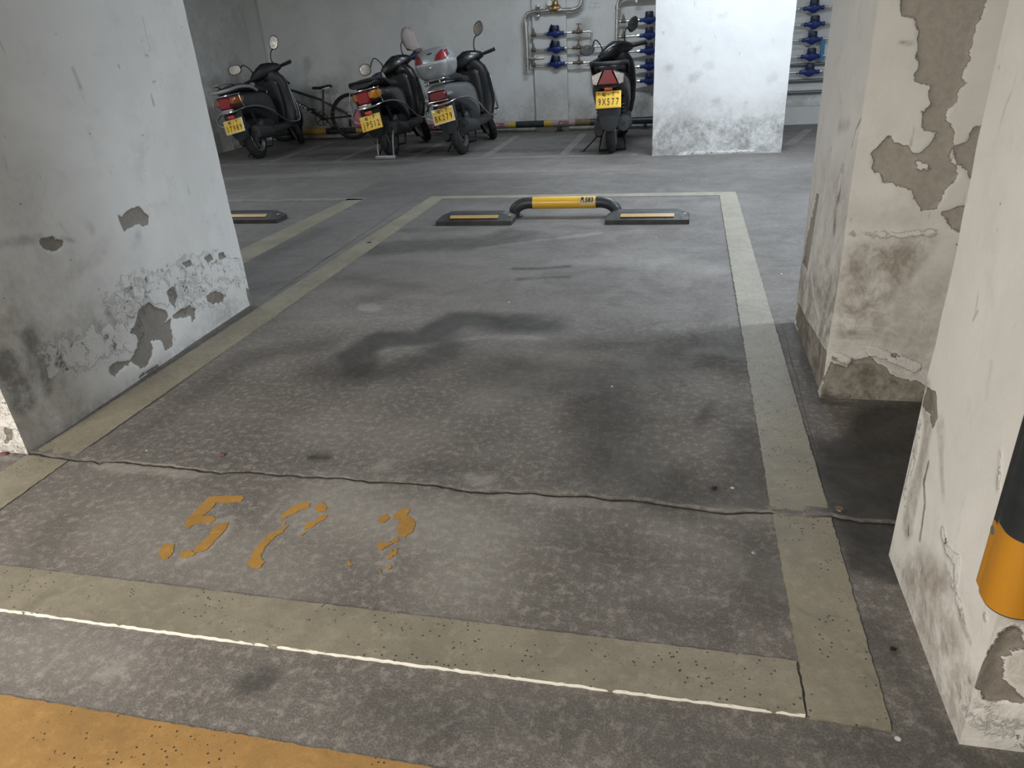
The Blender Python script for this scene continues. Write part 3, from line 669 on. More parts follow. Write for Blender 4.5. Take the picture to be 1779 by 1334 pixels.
ZA = lambda pts: Z((1370, 0), .5247, pts)
def fAf(f):
    f.poly('peel', ZA([(360, -60), (650, -60), (655, 25), (640, 50), (625, 70), (600, 150), (598, 200), (575, 245), (590, 275), (560, 300), (555, 345), (530, 370), (525, 400), (545, 440), (540, 470), (520, 520), (545, 545),
        (570, 570), (550, 600), (520, 620), (510, 660), (480, 695), (440, 695), (412, 670), (405, 630), (375, 615), (345, 605), (310, 605), (295, 575), (275, 555), (280, 510), (305, 480), (330, 450), (345, 445),
        (350, 470), (385, 480), (410, 505), (440, 500), (475, 465), (490, 440), (465, 430), (445, 420), (445, 370), (465, 355), (480, 345), (468, 310), (480, 280), (450, 270), (420, 262), (430, 230), (430, 150), (420, 60), (380, 50)]))
    f.poly('peel', ZA([(555, 485), (590, 465), (610, 430), (640, 420), (660, 520), (605, 605), (585, 575), (560, 545), (548, 510)]))
    f.poly('peel', ZA([(500, 705), (540, 690), (585, 672), (620, 740), (560, 765), (530, 760), (520, 730)]))
    f.unpeel(ZA([(418, 528), (465, 540), (468, 562), (425, 562)]))
    f.poly('peel', ZA([(60, 1420), (140, 1190), (165, 1205), (190, 1212), (210, 1190), (270, 1185), (320, 1215), (340, 1240), (420, 1262), (470, 1290), (560, 1420)])); f.poly('dirt', ZA([(60, 1420), (140, 1190), (210, 1190), (320, 1215), (470, 1290), (560, 1420)]), 1.0, .02, .01)
    f.blob('flake', ZA([(160, 1180), (200, 1195)]), .02, 1, .3); f.blob('flake', ZA([(275, 1160), (330, 1180), (420, 1215)]), .022, 1.0, .4); f.blob('flake', ZA([(200, 770), (350, 780), (480, 770)]), .02, .55)
    f.blob('flake', ZA([(120, 1305), (200, 1310)]), .012, .9, .2)
    f.poly('dirt', ZA([(190, 830), (470, 800), (440, 870), (370, 960), (330, 1050), (300, 1130), (140, 1150), (160, 980)]), .75, .035, .02)
    f.poly('dirt', ZA([(100, 900), (600, 900), (600, 1400), (60, 1400)]), .50, .12, .03); f.blob('dirt', ZA([(200, 700), (400, 720)]), .10, .2)
    f.blob('dark', ZA([(345, 495), (350, 510), (365, 500)]), .008, .6, .2); f.blob('light', ZA([(355, 492)]), .010, .8)
    f.blob('dark', ZA([(370, 140), (410, 145)]), .008, .5); f.blob('dark', ZA([(620, 20), (430, 35)]), .008, .35); f.blob('dark', ZA([(420, 255), (560, 262)]), .007, .4)
def fAl(f):
    f.poly('dirt', ZA([(110, 560), (300, 560), (300, 1400), (-100, 1400), (-60, 500)]), .35, .10, .05); f.poly('dirt', ZA([(60, 820), (300, 900), (200, 1400), (-60, 1400), (-60, 800)]), .85, .10, .05)
    f.blob('dark', ZA([(238, 395), (222, 430), (212, 482)]), .007, .95, .2, .004); f.blob('dark', ZA([(170, 640), (155, 700), (150, 765)]), .022, .65, .2, .01)
    f.poly('peel', ZA([(90, 640), (100, 650), (60, 900), (45, 870)])); f.poly('peel', ZA([(95, 1300), (140, 1190), (60, 1060), (30, 1000), (20, 1060), (60, 1240)]))
    f.blob('flake', ZA([(75, 910), (85, 990), (100, 1050)]), .03, .9, .2); f.blob('flake', ZA([(180, 560), (160, 640)]), .05, .6); f.blob('flake', ZA([(140, 520)]), .05, .6); f.blob('dark', ZA([(170, 420), (200, 410)]), .03, .3)
pa = pillar('plaster_pillar', [(0.449, 2.11), (1.05, 2.11), (1.05, 2.757), (0.451, 2.757)], (0, 3), {0: fAf, 3: fAl}, mat=plaster_mat('patchy_plaster', mortar=(0.40, 0.375, 0.335)))
tag(pa, 'white pillar behind the corner-guarded one, large bare mortar patch down its front', 'pillar')

ZB = lambda pts: Z((1370, 600), .5505, pts)
def fBl(f):
    f.blob('dirt', ZB([(430, 150), (440, 250), (430, 330), (400, 450), (380, 560)]), .035, .6, .2, .02); f.blob('dirt', ZB([(480, 250), (485, 400), (490, 480)]), .02, .5, .1, .01)
    f.poly('dirt', ZB([(310, 640), (420, 620), (500, 720), (540, 850), (580, 960), (620, 1080), (600, 1300), (480, 1300), (380, 900)]), .70, .05, .03)
    f.poly('dirt', ZB([(350, 500), (600, 900), (700, 1100), (743, 1100), (743, 1334), (300, 1334)]), .35, .10, .05)
    f.blob('dark', ZB([(443, 370), (428, 430), (432, 500), (425, 560), (417, 612)]), .0065, 1.0, .3, .003); f.blob('dark', ZB([(380, 570), (380, 600)]), .006, .9, .2)
    f.blob('dark', ZB([(530, 760), (545, 860), (575, 930)]), .008, .6, .1, .004); f.blob('dark', ZB([(605, 1045), (660, 930), (685, 830)]), .006, .6, .1, .003); f.blob('dark', ZB([(570, 1045), (575, 1060)]), .007, .9)
    f.blob('light', ZB([(490, 600)]), .01, .8); f.blob('flake', ZB([(490, 590), (500, 640), (535, 680), (530, 740)]), .018, .85, .2); f.blob('flake', ZB([(500, 700), (560, 870)]), .02, .6); f.blob('flake', ZB([(625, 855)]), .012, 1)
    f.blob('flake', ZB([(410, 250), (400, 330), (370, 470)]), .025, .7, .1); f.blob('flake', ZB([(560, 1150), (600, 1230), (700, 1260)]), .06, .55); f.blob('flake', ZB([(670, 340), (665, 450)]), .012, .6)
    f.poly('peel', ZB([(440, 140), (462, 150), (470, 230), (455, 250), (445, 210), (425, 190)])); f.blob('dark', ZB([(640, 60), (625, 160)]), .012, .25)
    f.blob('dark', [(1698, 540), (1690, 555)], .005, .7); f.blob('dark', [(1735, 400)], .004, .8)
def fBf(f):
    f.poly('dirt', [(1660, 1100), (1779, 1050), (1850, 1100), (1850, 1334), (1650, 1334)], .55, .06, .03); f.poly('peel', [(1690, 1180), (1745, 1095), (1770, 1090), (1779, 1120), (1740, 1140), (1745, 1180), (1779, 1220), (1710, 1215)])
    f.blob('flake', [(1700, 1240), (1779, 1290)], .05, .55)
pb = pillar('plaster_pillar', [(0.469, 0.896), (0.93, 0.896), (0.93, 1.36), (0.473, 1.36)], (0, 3), {0: fBf, 3: fBl}, res=0.004, amp=.0035)
tag(pb, 'nearest white pillar at the right edge, its corner wearing a black and yellow guard', 'pillar')

def fG(f):
    f.poly('dirt', [(1100, 205), (1200, 192), (1300, 200), (1400, 198), (1400, 300), (1100, 300)], .62, .12, .08, 3); f.poly('dirt', [(1100, 165), (1400, 165), (1400, 300), (1100, 300)], .22, .12, .1, 3)
    for k, p in enumerate([(1210, 130), (1230, 115), (1340, 138), (1200, 137), (1210, 85), (1254, 28), (1160, 120), (1240, 178)]): f.blob('dark', [p, (p[0] + 6, p[1] - 2)], .05, .3, 0, .02, 12, k)
    f.blob('dark', [(1290, 235), (1300, 250)], .10, .35, 0, .03); f.blob('dark', [(1180, 225), (1240, 215)], .08, .3, 0, .04)
    f.blob('flake', [(1180, 268), (1310, 262)], .02, .9, .2)
pg = pillar('plaster_pillar', [(-0.276, 7.03), (0.866, 7.03), (0.866, 7.55), (-0.276, 7.55)], (0, 3), {0: fG}, res=.02, amp=.004, peel_depth=0, fz=1.8,
            mat=plaster_mat('bright_pillar_plaster', white=(0.62, 0.62, 0.615), mott=.06, dirtc=(0.17, 0.165, 0.15)))
tag(pg, 'smooth white pillar in the background beside the scooter standing on its own', 'pillar')

# ------------------------------------------------------------------ room shell
def wface(a, b, s=.05, sz=.05): 
    a = Vector((*a, 0)); b = Vector((*b, 0)); return Face(a, b - a, (0, 0, 1), grid(0, (b - a).length, s), grid(0, 1.8, sz, CEIL))
fb = wface((RX1, wall_y(RX1)), (RX0, wall_y(RX0)), .03, .03)
f = fb
f.poly('dirt', [(300, 170), (600, 160), (900, 175), (1130, 170), (1500, 150), (1500, 300), (300, 300)], .55, .12, .1, 2)
f.blob('dark', [(540, 150), (600, 140), (600, 115)], .16, .30, 0, .05); f.blob('dark', [(500, 165), (560, 190), (600, 210)], .2, .30, 0, .06); f.blob('dark', [(740, 172), (745, 165)], .07, .45, 0, .02)
f.blob('dark', [(1005, 60), (1010, 40)], .06, .22); f.blob('dark', [(985, 20), (988, 210)], .012, .6, .2, .006); f.blob('dirt', [(1000, 50), (1020, 40), (1000, 80)], .12, .45, .1, .04)
f.blob('dark', [(960, 170), (990, 180)], .08, .25, 0, .04); f.blob('dark', [(630, 115), (640, 110)], .1, .25, 0, .03); f.blob('dark', [(1120, 170), (1110, 200)], .2, .45, 0, .06)
o = surf('wall_back', [fb], M_WALL, .004, 0); tag(o, kind='structure')
fw = wface((RX0, wall_y(RX0)), (RX0, RY0), .06); fw.poly('dirt', [(300, 120), (480, 110), (495, 260), (300, 300)], .6, .2, .15, 2)
fw.blob('dark', [(378, 145), (385, 150)], .06, .5, 0, .02); fw.a['dirt'] = np.maximum(fw.a['dirt'], .30)
tag(surf('wall_left', [fw], M_WALL, .004), kind='structure')
tag(surf('wall_right', [wface((RX1, RY0), (RX1, wall_y(RX1)), .5, .5)], M_WALL), kind='structure')
tag(surf('wall_front', [wface((RX0, RY0), (RX1, RY0), .5, .5)], M_WALL), kind='structure')
cm = MB(); cm.box(((RX0 + RX1) / 2, (RY0 + 9.7) / 2, CEIL + .05), (RX1 - RX0 + .2, 9.7 - RY0 + .2, .1)); tag(cm.build('ceiling', M_CEIL, smooth=False), kind='structure')
wpn = Face((1.0, 2.15, 0), (0, -1, 0), (0, 0, 1), grid(0, 1.3, .1), grid(0, 1.8, .1, CEIL)); wpn.a['dirt'][:] = .3  # unseen wall, added to keep lamp light out of the pillar gap
wpf = Face((1.08, .85, 0), (0, 1, 0), (0, 0, 1), grid(0, 1.3, .1), grid(0, 1.8, .1, CEIL))
tag(surf('wall_light_blocker', [wpn, wpf], M_WALL), kind='structure')
# shallow pilaster behind the first group of meters
pw0 = on_wall(927, 60); pw1 = on_wall(985, 60)
pm = Face((pw0.x, wall_y(pw0.x) - .045, 0), (1, -.035, 0), (0, 0, 1), grid(0, pw1.x - pw0.x, .04), grid(0, 1.8, .04, CEIL))
pm.poly('dirt', [(900, 150), (1000, 150), (1000, 300), (900, 300)], .35, .1, .05, 3)
ps = Face((pw0.x, wall_y(pw0.x), 0), (0, -1, 0), (0, 0, 1), [0, .045], grid(0, 1.8, .04, CEIL)); pr = Face((pw1.x, wall_y(pw1.x) - .045, 0), (0, 1, 0), (0, 0, 1), [0, .045], grid(0, 1.8, .04, CEIL))
tag(surf('trim_1', [pm, ps, pr], plaster_mat('pilaster_plaster', white=(.64, .64, .625), mott=.08)), kind='structure')
c0 = on_wall(470, 60); cmf = MB(); cmf.box((RX0 + .09, wall_y(RX0) - .02, CEIL / 2), (.18, .10, CEIL)); 
tag(cmf.build('trim_2', M_TRIM, smooth=False), kind='structure')

# ceiling battens: the last two are added to brighten wall and pillars
for i, (x, y, z, ang, pw, colr) in enumerate(LAMPS):
    e = empty('ceiling_lamp', (x, y, z), (0, 0, R_(ang)))
    tag(e, ['bare tube lamp above the neighbouring bay on the right', 'bare tube lamp over the aisle before the background pillar', 'warm tube lamp behind the camera near the left pillar',
            'bare tube lamp over the neighbouring bay on the left', 'added tube lamp above the parked scooters, brightening the back wall', 'added warm tube lamp far behind the camera, brightening the pillars'][i], 'lamp')
    m = MB(); m.box((0, 0, .055), (1.26, .07, .05), .008); m.build('housing', M_WHITEP, e)
    for s in (-1, 1):
        m = MB(); m.box((s * .615, 0, .015), (.03, .035, .05), .006); m.build('lamp_holder', M_WHITEP, e)
        m = MB(); m.tube([(s * .45, 0, .06), (s * .45, 0, CEIL - z)], .004, 6); m.build('hanger_rod', M_STEEL, e)
    mt, nt, b = newmat('tube_glow'); b.inputs['Emission Color'].default_value = (*colr, 1); b.inputs['Emission Strength'].default_value = 6.0; b.inputs['Base Color'].default_value = (.9, .9, .9, 1)
    m = MB(); m.tube([(-.60, 0, 0), (.60, 0, 0)], .013, 12); m.build('glass_tube', mt, e)
    ld = bpy.data.lights.new('tube_light', 'AREA'); ld.shape = 'RECTANGLE'; ld.size = 1.2; ld.size_y = .03; ld.energy = pw; ld.color = colr
    lo = bpy.data.objects.new('tube_light', ld); COL.objects.link(lo); lo.parent = e; lo.location = (0, 0, -.016)
#PART3
# ------------------------------------------------------------------ wheel stops
def wheel_stop(cx, cy_, L, label, s, chips):
    e = empty('rubber_wheel_stop', (cx, cy_, 0)); tag(e, label, 'wheel stop', 'black rubber wheel stops')
    h = .062; D = .20
    def sec(x, ins):
        return [(x, -D / 2, 0), (x, -D / 2, .030), (x, -.035, h), (x, .045, h), (x, D / 2, .030), (x, D / 2, 0)]
    m = MB(); x0, x1 = -L / 2, L / 2
    rs = []
    for x, k in ((x0, 0), (x0 + .005, .2), (x0 + .07, 1), (x1 - .07, 1), (x1 - .005, .2), (x1, 0)):
        hh = .030 + (h - .030) * k; pull = .05 * (1 - k)
        rs.append([(x, -D / 2 + pull * .0, 0), (x, -D / 2, .027), (x, -.035 + .0, hh), (x, .045, hh), (x, D / 2 - pull, .027), (x, D / 2 - pull, 0)])
    m.rings(rs); m.build('body', M_RUBBER, e, smooth=True, angle=20)
    m = MB(); q = Matrix.Translation((0, -.068, .0485)) @ Matrix.Rotation(math.atan2(h - .03, .065), 4, 'X'); m.box((0, 0, 0), (L - .18, .030, .003), M=q)
    m.build('reflective_strip', M_STRIP, e)
    for sx in chips:
        m = MB(); m.box((sx * (L / 2 - .035), -.02, .046), (.03, .03, .003), M=Matrix()); m.build('reflective_chip', M_STRIP, e)
    return e
wheel_stop((-1.534 - 1.03) / 2 - .0, 4.46, .50, 'black rubber wheel stop with an ochre strip, left of the yellow bar', 1, (1,))
wheel_stop((-.44 + .055) / 2, 4.46, .50, 'black rubber wheel stop with an ochre strip, right of the yellow bar', 1, (1,))
wheel_stop(-2.98, 4.56, .50, 'black rubber wheel stop half hidden behind the left pillar', 1, (1,))
for o_ in [q for q in bpy.data.objects if q.parent and q.name.startswith('reflective_chip')]: pass

bar = empty('parking_stop_bar', (-.73, 4.60, 0)); tag(bar, 'low black and yellow steel tube stop bar numbered 583 between two rubber blocks', 'barrier')
Zt = .088; rad = .037
m = MB(); L2 = .205
for s in (-1, 1):
    m = MB(); m.tube([(s * .335, .0, 0), (s * .335, 0, .02), (s * .325, 0, .05), (s * .29, 0, Zt - .012), (s * .245, 0, Zt), (s * L2, 0, Zt)], rad, 16, smooth=4)
    m.build('tube_elbow', M_BLKPAINT, bar)
    m = MB(); m.lathe([(.058, 0), (.058, .006), (.04, .008)], (s * .335, 0, 0), 'Z', 16); m.build('foot_flange', M_BLKPAINT, bar)
m = MB(); m.tube([(-L2, 0, Zt), (L2, 0, Zt)], rad + .0015, 20); yb = m.build('yellow_band', M_YEL, bar)
m = MB(); 
rs = []
for x in (.105, .2):
    rs.append([(x, -(rad + .003) * math.cos(R_(a)), Zt + (rad + .003) * math.sin(R_(a))) for a in range(-15, 76, 9)])
m.rings(rs, caps=False); m.build('number_sticker', plain('cream_sticker', (.60, .47, .24), .5), bar)
for k, (ch, xx) in enumerate((('汽', .121), ('5', .148), ('8', .166), ('3', .184))):
    t = text_mesh(ch, .042 if k else .036, M_INK, Matrix.Translation((xx, -.0425 * math.cos(R_(32)) - .001, Zt + .0425 * math.sin(R_(32)))) @ Matrix.Rotation(R_(58), 4, 'X'), 'lettering', bar, xs=.75 if k else .6, bold=.0012)

# ------------------------------------------------------------------ corner guard on the nearest pillar
cg = empty('corner_guard', (.464, .891, .28)); tag(cg, 'black and yellow rubber corner guard strapped to the nearest pillar', 'corner guard')
def guard_prof(off=0.0):
    P = []
    fl_, th = .085, .010
    P += [(-th, fl_), (-th - .002, .045)]
    r = .032
    for a in range(0, 181, 15):
        t = R_(a); cx, cyy = -.010, .010
        P.append((cx - r * math.cos(t) * math.cos(R_(45)) * 1.0 - r * .75 * math.sin(t) * math.sin(R_(45)) , cyy + r * math.cos(t) * math.sin(R_(45)) - r * .75 * math.sin(t) * math.cos(R_(45))))
    P += [(.045 , -th - .002), (fl_, -th), (fl_, 0.004), (.0, .004), (-.0, .004), (.004, .0), (.004 - .004, fl_)]
    return P
gp = guard_prof()
n = len(gp)
def guard(z0, z1, mat, name, poly, ins=0):
    m = MB(); m.prism(poly, z0, z1); return m.build(name, mat, cg, smooth=True, angle=30)
nose = [(-.012, .052)] + [(-.004 - .040 * math.cos(R_(a)) - .0, .052 - 0) for a in ()]
nose = []
for a in range(0, 91, 9):
    t = R_(a); nose.append((.022 - .033 * math.cos(t), .022 - .033 * math.sin(t)))
nose = [(-.001, .046), (-.009, .046), (-.011, .040)] + nose + [(.040, -.011), (.046, -.009), (.046, -.001), (.002, -.001), (-.001, .002)]
fla = [(-.001, .066), (-.007, .064), (-.008, .03), (-.001, .03)]; flb = [(.03, -.001), (.03, -.008), (.064, -.007), (.066, -.001)]
guard(0.0, .95, M_RUBBER, 'black_flange', fla); guard(.0, .95, M_RUBBER, 'black_flange', flb)
guard(-.003, .95, M_RUBBER, 'rubber_core', [(p[0] * .97 + .001, p[1] * .97 + .001) for p in nose])
guard(.0, .125, M_ORANGE, 'yellow_band', nose); guard(.125, .345, M_BLKPAINT, 'black_band', nose); guard(.345, .56, M_ORANGE, 'yellow_band', nose); guard(.56, .78, M_BLKPAINT, 'black_band', nose)
guard(.002, .115, M_ORANGE, 'yellow_edge', [(-.006, .060), (-.0085, .060), (-.009, .045), (-.006, .045)])
for s_ in (.10, .48, .85):
    for (px, pz, ax) in ((-.008, .055, 'X'),): 
        m = MB(); m.lathe([(.0, -.002), (.007, -.001), (.007, .002), (0, .002)], (px, pz, s_), 'X', 10); m.build('fixing_screw', M_ALLOY, cg)

# ------------------------------------------------------------------ scooters
AX = Vector((0, -.4226, .9063)); P0 = Vector((0, .80, .90))
def steer(deg): return Matrix.Translation(P0) @ Matrix.Rotation(R_(deg), 4, AX) @ Matrix.Translation(-P0)
def mirror_pts(pts): return [(-p[0], p[1], p[2]) for p in pts]
def tyre(c, R, r, name, parent, M=None):
    m = MB(M); prof = []
    for k in range(18):
        a = 2 * math.pi * k / 18; prof.append((R - r + r * 1.05 * math.cos(a), r * .92 * math.sin(a)))
    m.lathe(prof, c, 'X', 40, closed=True)
    for k in range(36):   # tread bars
        a = 2 * math.pi * k / 36
        q = Matrix.Translation(c) @ Matrix.Rotation(a, 4, 'X'); m.box((.012 * (-1) ** k, 0, R + .0005), (.035, .010, .006), M=q)
    t = m.build(name, M_TYRE, parent)
    m = MB(M); m.lathe([(R - 1.75 * r, -r * .8), (R - 1.45 * r, -r * .95), (R - 1.4 * r, -r * .8), (R - 1.85 * r, -r * .5), (R - 1.85 * r, r * .5), (R - 1.4 * r, r * .8), (R - 1.45 * r, r * .95), (R - 1.75 * r, r * .8), (R - 2 * r, r * .45), (R - 2 * r, -r * .45)], c, 'X', 32, closed=True)
    m.lathe([(.0, -.05), (.036, -.05), (.04, -.02), (.04, .02), (.036, .05), (0, .05)], c, 'X', 16)
    for k in range(5):
        a = 2 * math.pi * k / 5; q = Matrix.Translation(c) @ Matrix.Rotation(a, 4, 'X'); m.box((0, 0, (R - 1.8 * r) / 2 + .01), (.022, .03, R - 1.8 * r), .005, M=q)
    m.build(name.replace('tyre', 'rim'), M_ALLOY, parent); return t

def plate(parent, rows, M, frame, screws=True):
    e = MB(M); e.box((0, 0, 0), (.228, .146, .006), .004)
    fr = e.build('licence_plate', frame, parent)
    m = MB(M); m.box((0, 0, .0036), (.212, .130, .003), .001); m.build('plate_face', M_PLATE, fr)
    for (s, x, y, sz, xs) in rows: text_mesh(s, sz, M_INK, M @ Matrix.Translation((x, y, .0056)), 'lettering', fr, xs=xs, bold=.0009)
    for s in (-1, 1):
        m = MB(M); m.lathe([(0, .008), (.006, .007), (.006, .003), (0, .003)], (s * .088, .054, 0), 'Z', 8); m.build('plate_bolt', M_CHROME if screws else M_INK, fr)
    return fr

def scooter(o):
    e = empty('motor_scooter', o['loc'], (0, -R_(o['lean']), R_(o['yaw']))); tag(e, o['label'], 'scooter', 'parked motor scooters'); e.rotation_euler = (0, -R_(o['lean']), R_(o['yaw']))
    body = o['body']; R = .215; r = .05; S = steer(o['steer']); fa = Vector((0, 1.143, R))
    tyre((0, 0, R), R, r, 'rear_tyre', e); tyre(tuple(fa), R, r * .95, 'front_tyre', e, S)
    # fork, front mudguard
    m = MB(S)
    for s in (-1, 1): m.tube([(s * .075, fa.y, fa.z), (s * .075, fa.y - .08, fa.z + .26), (s * .03, 1.0, .56)], .017, 8)
    m.tube([P0 + AX * -.42, P0], .025, 10); m.build('front_fork', M_BLACKP, e)
    m = MB(S); rs = []
    for a in range(-30, 141, 10):
        t = R_(a); rr = R + .03; cyy, cz = fa.y + rr * math.cos(t), fa.z + rr * math.sin(t); dy, dz = math.cos(t), math.sin(t)
        rs.append([(-.062, cyy - dy * .035, cz - dz * .035), (-.05, cyy, cz), (0, cyy + dy * .012, cz + dz * .012), (.05, cyy, cz), (.062, cyy - dy * .035, cz - dz * .035), (.045, cyy - dy * .01, cz - dz * .01), (0, cyy + dy * .002, cz + dz * .002), (-.045, cyy - dy * .01, cz - dz * .01)])
    m.rings(rs); m.build('front_mudguard', body, e)
    # leg shield: wraps forward, closed shell
    m = MB(); secs = []
    for z, hw, yc, d in ((.25, .13, .80, .05), (.30, .175, .83, .06), (.42, .205, .88, .07), (.58, .215, .885, .08), (.72, .205, .865, .085), (.80, .185, .845, .085), (.86, .14, .83, .08), (.90, .07, .82, .06)):
        secs.append((z, 0, yc, hw, d, 3.2))
    m.loft(secs, 'Z', 28); ls = m.build('leg_shield', body, e)
    m = MB(); m.loft([(.34, 0, .775, .10, .05, 4), (.50, 0, .785, .13, .06, 4), (.70, 0, .775, .135, .055, 4), (.78, 0, .765, .11, .05, 3)], 'Z', 24); m.build('inner_panel', M_BLACKP, e)
    m = MB(); m.lathe([(0, -.006), (.020, -.006), (.024, 0), (.020, .006), (0, .006)], (.10, .745, .745), 'Y', 16); m.build('key_lock', M_ALLOY, e)
    m = MB(); m.tube([(0, .72, .70), (0, .69, .69), (0, .685, .665), (0, .70, .655)], .006, 6); m.build('bag_hook', M_CHROME, e)
    # floorboard and lower fairing
    m = MB(); m.loft([(.30, 0, .27, .13, .05, 5), (.45, 0, .26, .17, .045, 5), (.78, 0, .27, .165, .045, 5), (.86, 0, .30, .12, .05, 4)], 'Y', 24); m.build('floorboard', M_GREYP if body is not M_GREYB else M_GREYP, e)
    # rear body
    k = o.get('tailup', 0.0)
    m = MB(); m.loft([(-.385, 0, .655 + k, .045, .035, 2.6), (-.36, 0, .645 + k, .095, .065, 2.8), (-.28, 0, .63 + k, .135, .085, 3), (-.12, 0, .60 + k * .6, .165, .11, 3), (.08, 0, .575, .18, .13, 3), (.26, 0, .53, .18, .17, 3), (.40, 0, .48, .165, .20, 3.2), (.47, 0, .45, .14, .19, 3.2)], 'Y', 28)
    rb = m.build('rear_body', o.get('rear', body), e)
    m = MB(); m.box((.170, .12, .60), (.004, .12, .016), .002, M=Matrix.Rotation(R_(-2), 4, 'X')); m.build('side_badge', M_SILVL, rb)
    m = MB(); m.loft([(-.30, 0, .735 + k, .07, .02, 3), (-.26, 0, .745 + k, .125, .035, 3), (-.08, 0, .755 + k * .7, .15, .045, 3), (.06, 0, .735, .15, .045, 3), (.12, 0, .715, .145, .045, 3), (.34, 0, .705, .13, .045, 3), (.47, 0, .685, .095, .04, 3), (.50, 0, .675, .05, .025, 3)], 'Y', 24)
    m.build('seat', M_SEAT, e)
    # engine, exhaust, suspension
    m = MB(); m.loft([(-.10, -.11, .235, .035, .06, 3), (-.05, -.115, .24, .045, .085, 3), (.15, -.115, .25, .045, .085, 3), (.34, -.11, .27, .045, .10, 3), (.42, -.10, .28, .03, .07, 3)], 'Y', 20); m.build('belt_cover', M_GREYP, e)
    m = MB(); m.loft([(.08, 0, .30, .07, .07, 4), (.14, 0, .31, .11, .11, 4), (.38, 0, .31, .11, .11, 4), (.46, 0, .31, .07, .07, 4)], 'Y', 20)
    for q in range(6): m.box((.10, .16 + q * .035, .31), (.07, .008, .17), .002)
    m.build('engine_block', M_GREYP, e)
    m = MB(); m.loft([(-.17, .125, .285, .028, .028, 2), (-.165, .125, .285, .058, .068, 2), (-.10, .13, .28, .066, .075, 2.2), (.16, .135, .255, .062, .066, 2.2), (.26, .13, .24, .03, .03, 2)], 'Y', 22)
    m.tube([(.13, .24, .24), (.12, .36, .19), (.06, .46, .20), (.04, .46, .27)], .014, 8, smooth=4); ex = m.build('exhaust', M_GREYP, e)
    m = MB(); m.lathe([(0, -.004), (.014, -.004), (.014, .004), (0, .004)], (.13, -.172, .285), 'Y', 14); m.build('exhaust_outlet', M_INK, ex)
    for s in (-1, 1):
        m = MB(); rs_ = []
        m.tube([(s * .105, -.02, .25), (s * .12, -.10, .52)], .014, 8)
        m.tube([(s * (.106 + .012 * t / 40) + .024 * math.cos(t * .9), -.04 - .055 * t / 40 + .024 * math.sin(t * .9), .30 + .18 * t / 40) for t in range(41)], .004, 5)
        m.build('shock_absorber', M_BLACKP, e)
    # rear mudguard flap
    m = MB(); rs = []
    flap = [(-.27, .58, .115), (-.335, .50, .105), (-.33, .40, .108), (-.315, .32, .095), (-.305, .26, .07), (-.30, .235, .04)] if o['kind'] != 'box' else [(-.26, .58, .115), (-.32, .50, .115), (-.315, .40, .112), (-.30, .31, .092), (-.29, .26, .06), (-.285, .24, .03)]
    for y, z, hw in flap: rs.append([(-hw, y + .05, z), (-hw * .9, y + .008, z), (0, y, z), (hw * .9, y + .008, z), (hw, y + .05, z), (hw * .85, y + .02, z), (0, y + .012, z), (-hw * .85, y + .02, z)])
    m.rings(rs); m.build('rear_mudguard', M_GREYP if o['kind'] != 'classic' else M_BLACKP, e)
    PM = Matrix.Translation((0, -.352, .455 + o.get('plz', 0))) @ Matrix.Rotation(R_(90 - 12), 4, 'X') @ Matrix.Rotation(R_(o.get('pltilt', 0)), 4, 'Z')
    plate(e, o['plate'], PM, o['frame'], o['kind'] != 'sleek')
    m = MB(); m.box((0, -.353, .548 + o.get('plz', 0)), (.075, .012, .03), .004); m.build('reflector', M_REFL, e)
    # tail lamps
    kd = o['kind']
    if kd in ('classic', 'rack'):
        tl = empty('tail_lamp', (0, 0, 0)); tl.parent = e
        zc = .625 + k
        m = MB(); m.loft([(-.40, 0, zc, .058, .045, 5), (-.385, 0, zc, .066, .058, 5), (-.33, 0, zc, .068, .06, 5)], 'Y', 20); m.build('red_lens', M_RED, tl)
        for s in (-1, 1):
            m = MB(); m.loft([(-.375, s * .080, zc + .015, .018, .030, 3), (-.35, s * .090, zc + .015, .030, .042, 3), (-.28, s * .112, zc + .015, .032, .045, 3), (-.22, s * .128, zc + .02, .02, .03, 3)], 'Y', 16); m.build('amber_lens', M_AMBER if kd == 'classic' else M_DAMB, tl)
        m = MB(); m.box((0, -.375, zc - .078), (.13, .05, .034), .008); m.build('clear_strip', M_CLEAR, tl)
        m = MB(); m.tube([(-.15, -.27, zc + .075), (-.13, -.35, zc + .072), (-.06, -.41, zc + .07), (.06, -.41, zc + .07), (.13, -.35, zc + .072), (.15, -.27, zc + .075)], .006, 8, smooth=4); m.build('chrome_brow', M_CHROME, tl)
    elif kd == 'sleek':
        tl = empty('tail_lamp', (0, 0, 0)); tl.parent = e; zc = .66 + k
        def wedge(poly, y0, y1, mat, nm):
            m = MB(); n = len(poly); cxm = sum(p[0] for p in poly) / n; czm = sum(p[1] for p in poly) / n
            rs = [[(cxm + (p[0] - cxm) * .9, y0, czm + (p[1] - czm) * .9) for p in poly], [(p[0], y0 + .015 + abs(p[0]) * .25, p[1]) for p in poly], [(p[0], y1 + abs(p[0]) * .25, p[1]) for p in poly]]
            m.rings(rs); m.build(nm, mat, tl, angle=50)
        wedge([(-.095, zc - .05), (.095, zc - .05), (.075, zc - .01), (.035, zc + .065), (-.035, zc + .065), (-.075, zc - .01)], -.415, -.30, M_DRED, 'red_lens')
        for s in (-1, 1): wedge([(s * .10, zc - .055), (s * .135, zc - .045), (s * .145, zc + .03), (s * .045, zc + .065), (s * .08, zc - .01)], -.405, -.30, M_CLEAR, 'indicator_lens')
    else:
        tl = empty('tail_lamp', (0, 0, 0)); tl.parent = e; zc = .61 + k
        m = MB(); m.loft([(-.40, 0, zc, .075, .035, 5), (-.385, 0, zc, .088, .045, 5), (-.32, 0, zc, .09, .05, 5)], 'Y', 20); m.build('red_lens', M_DRED, tl)
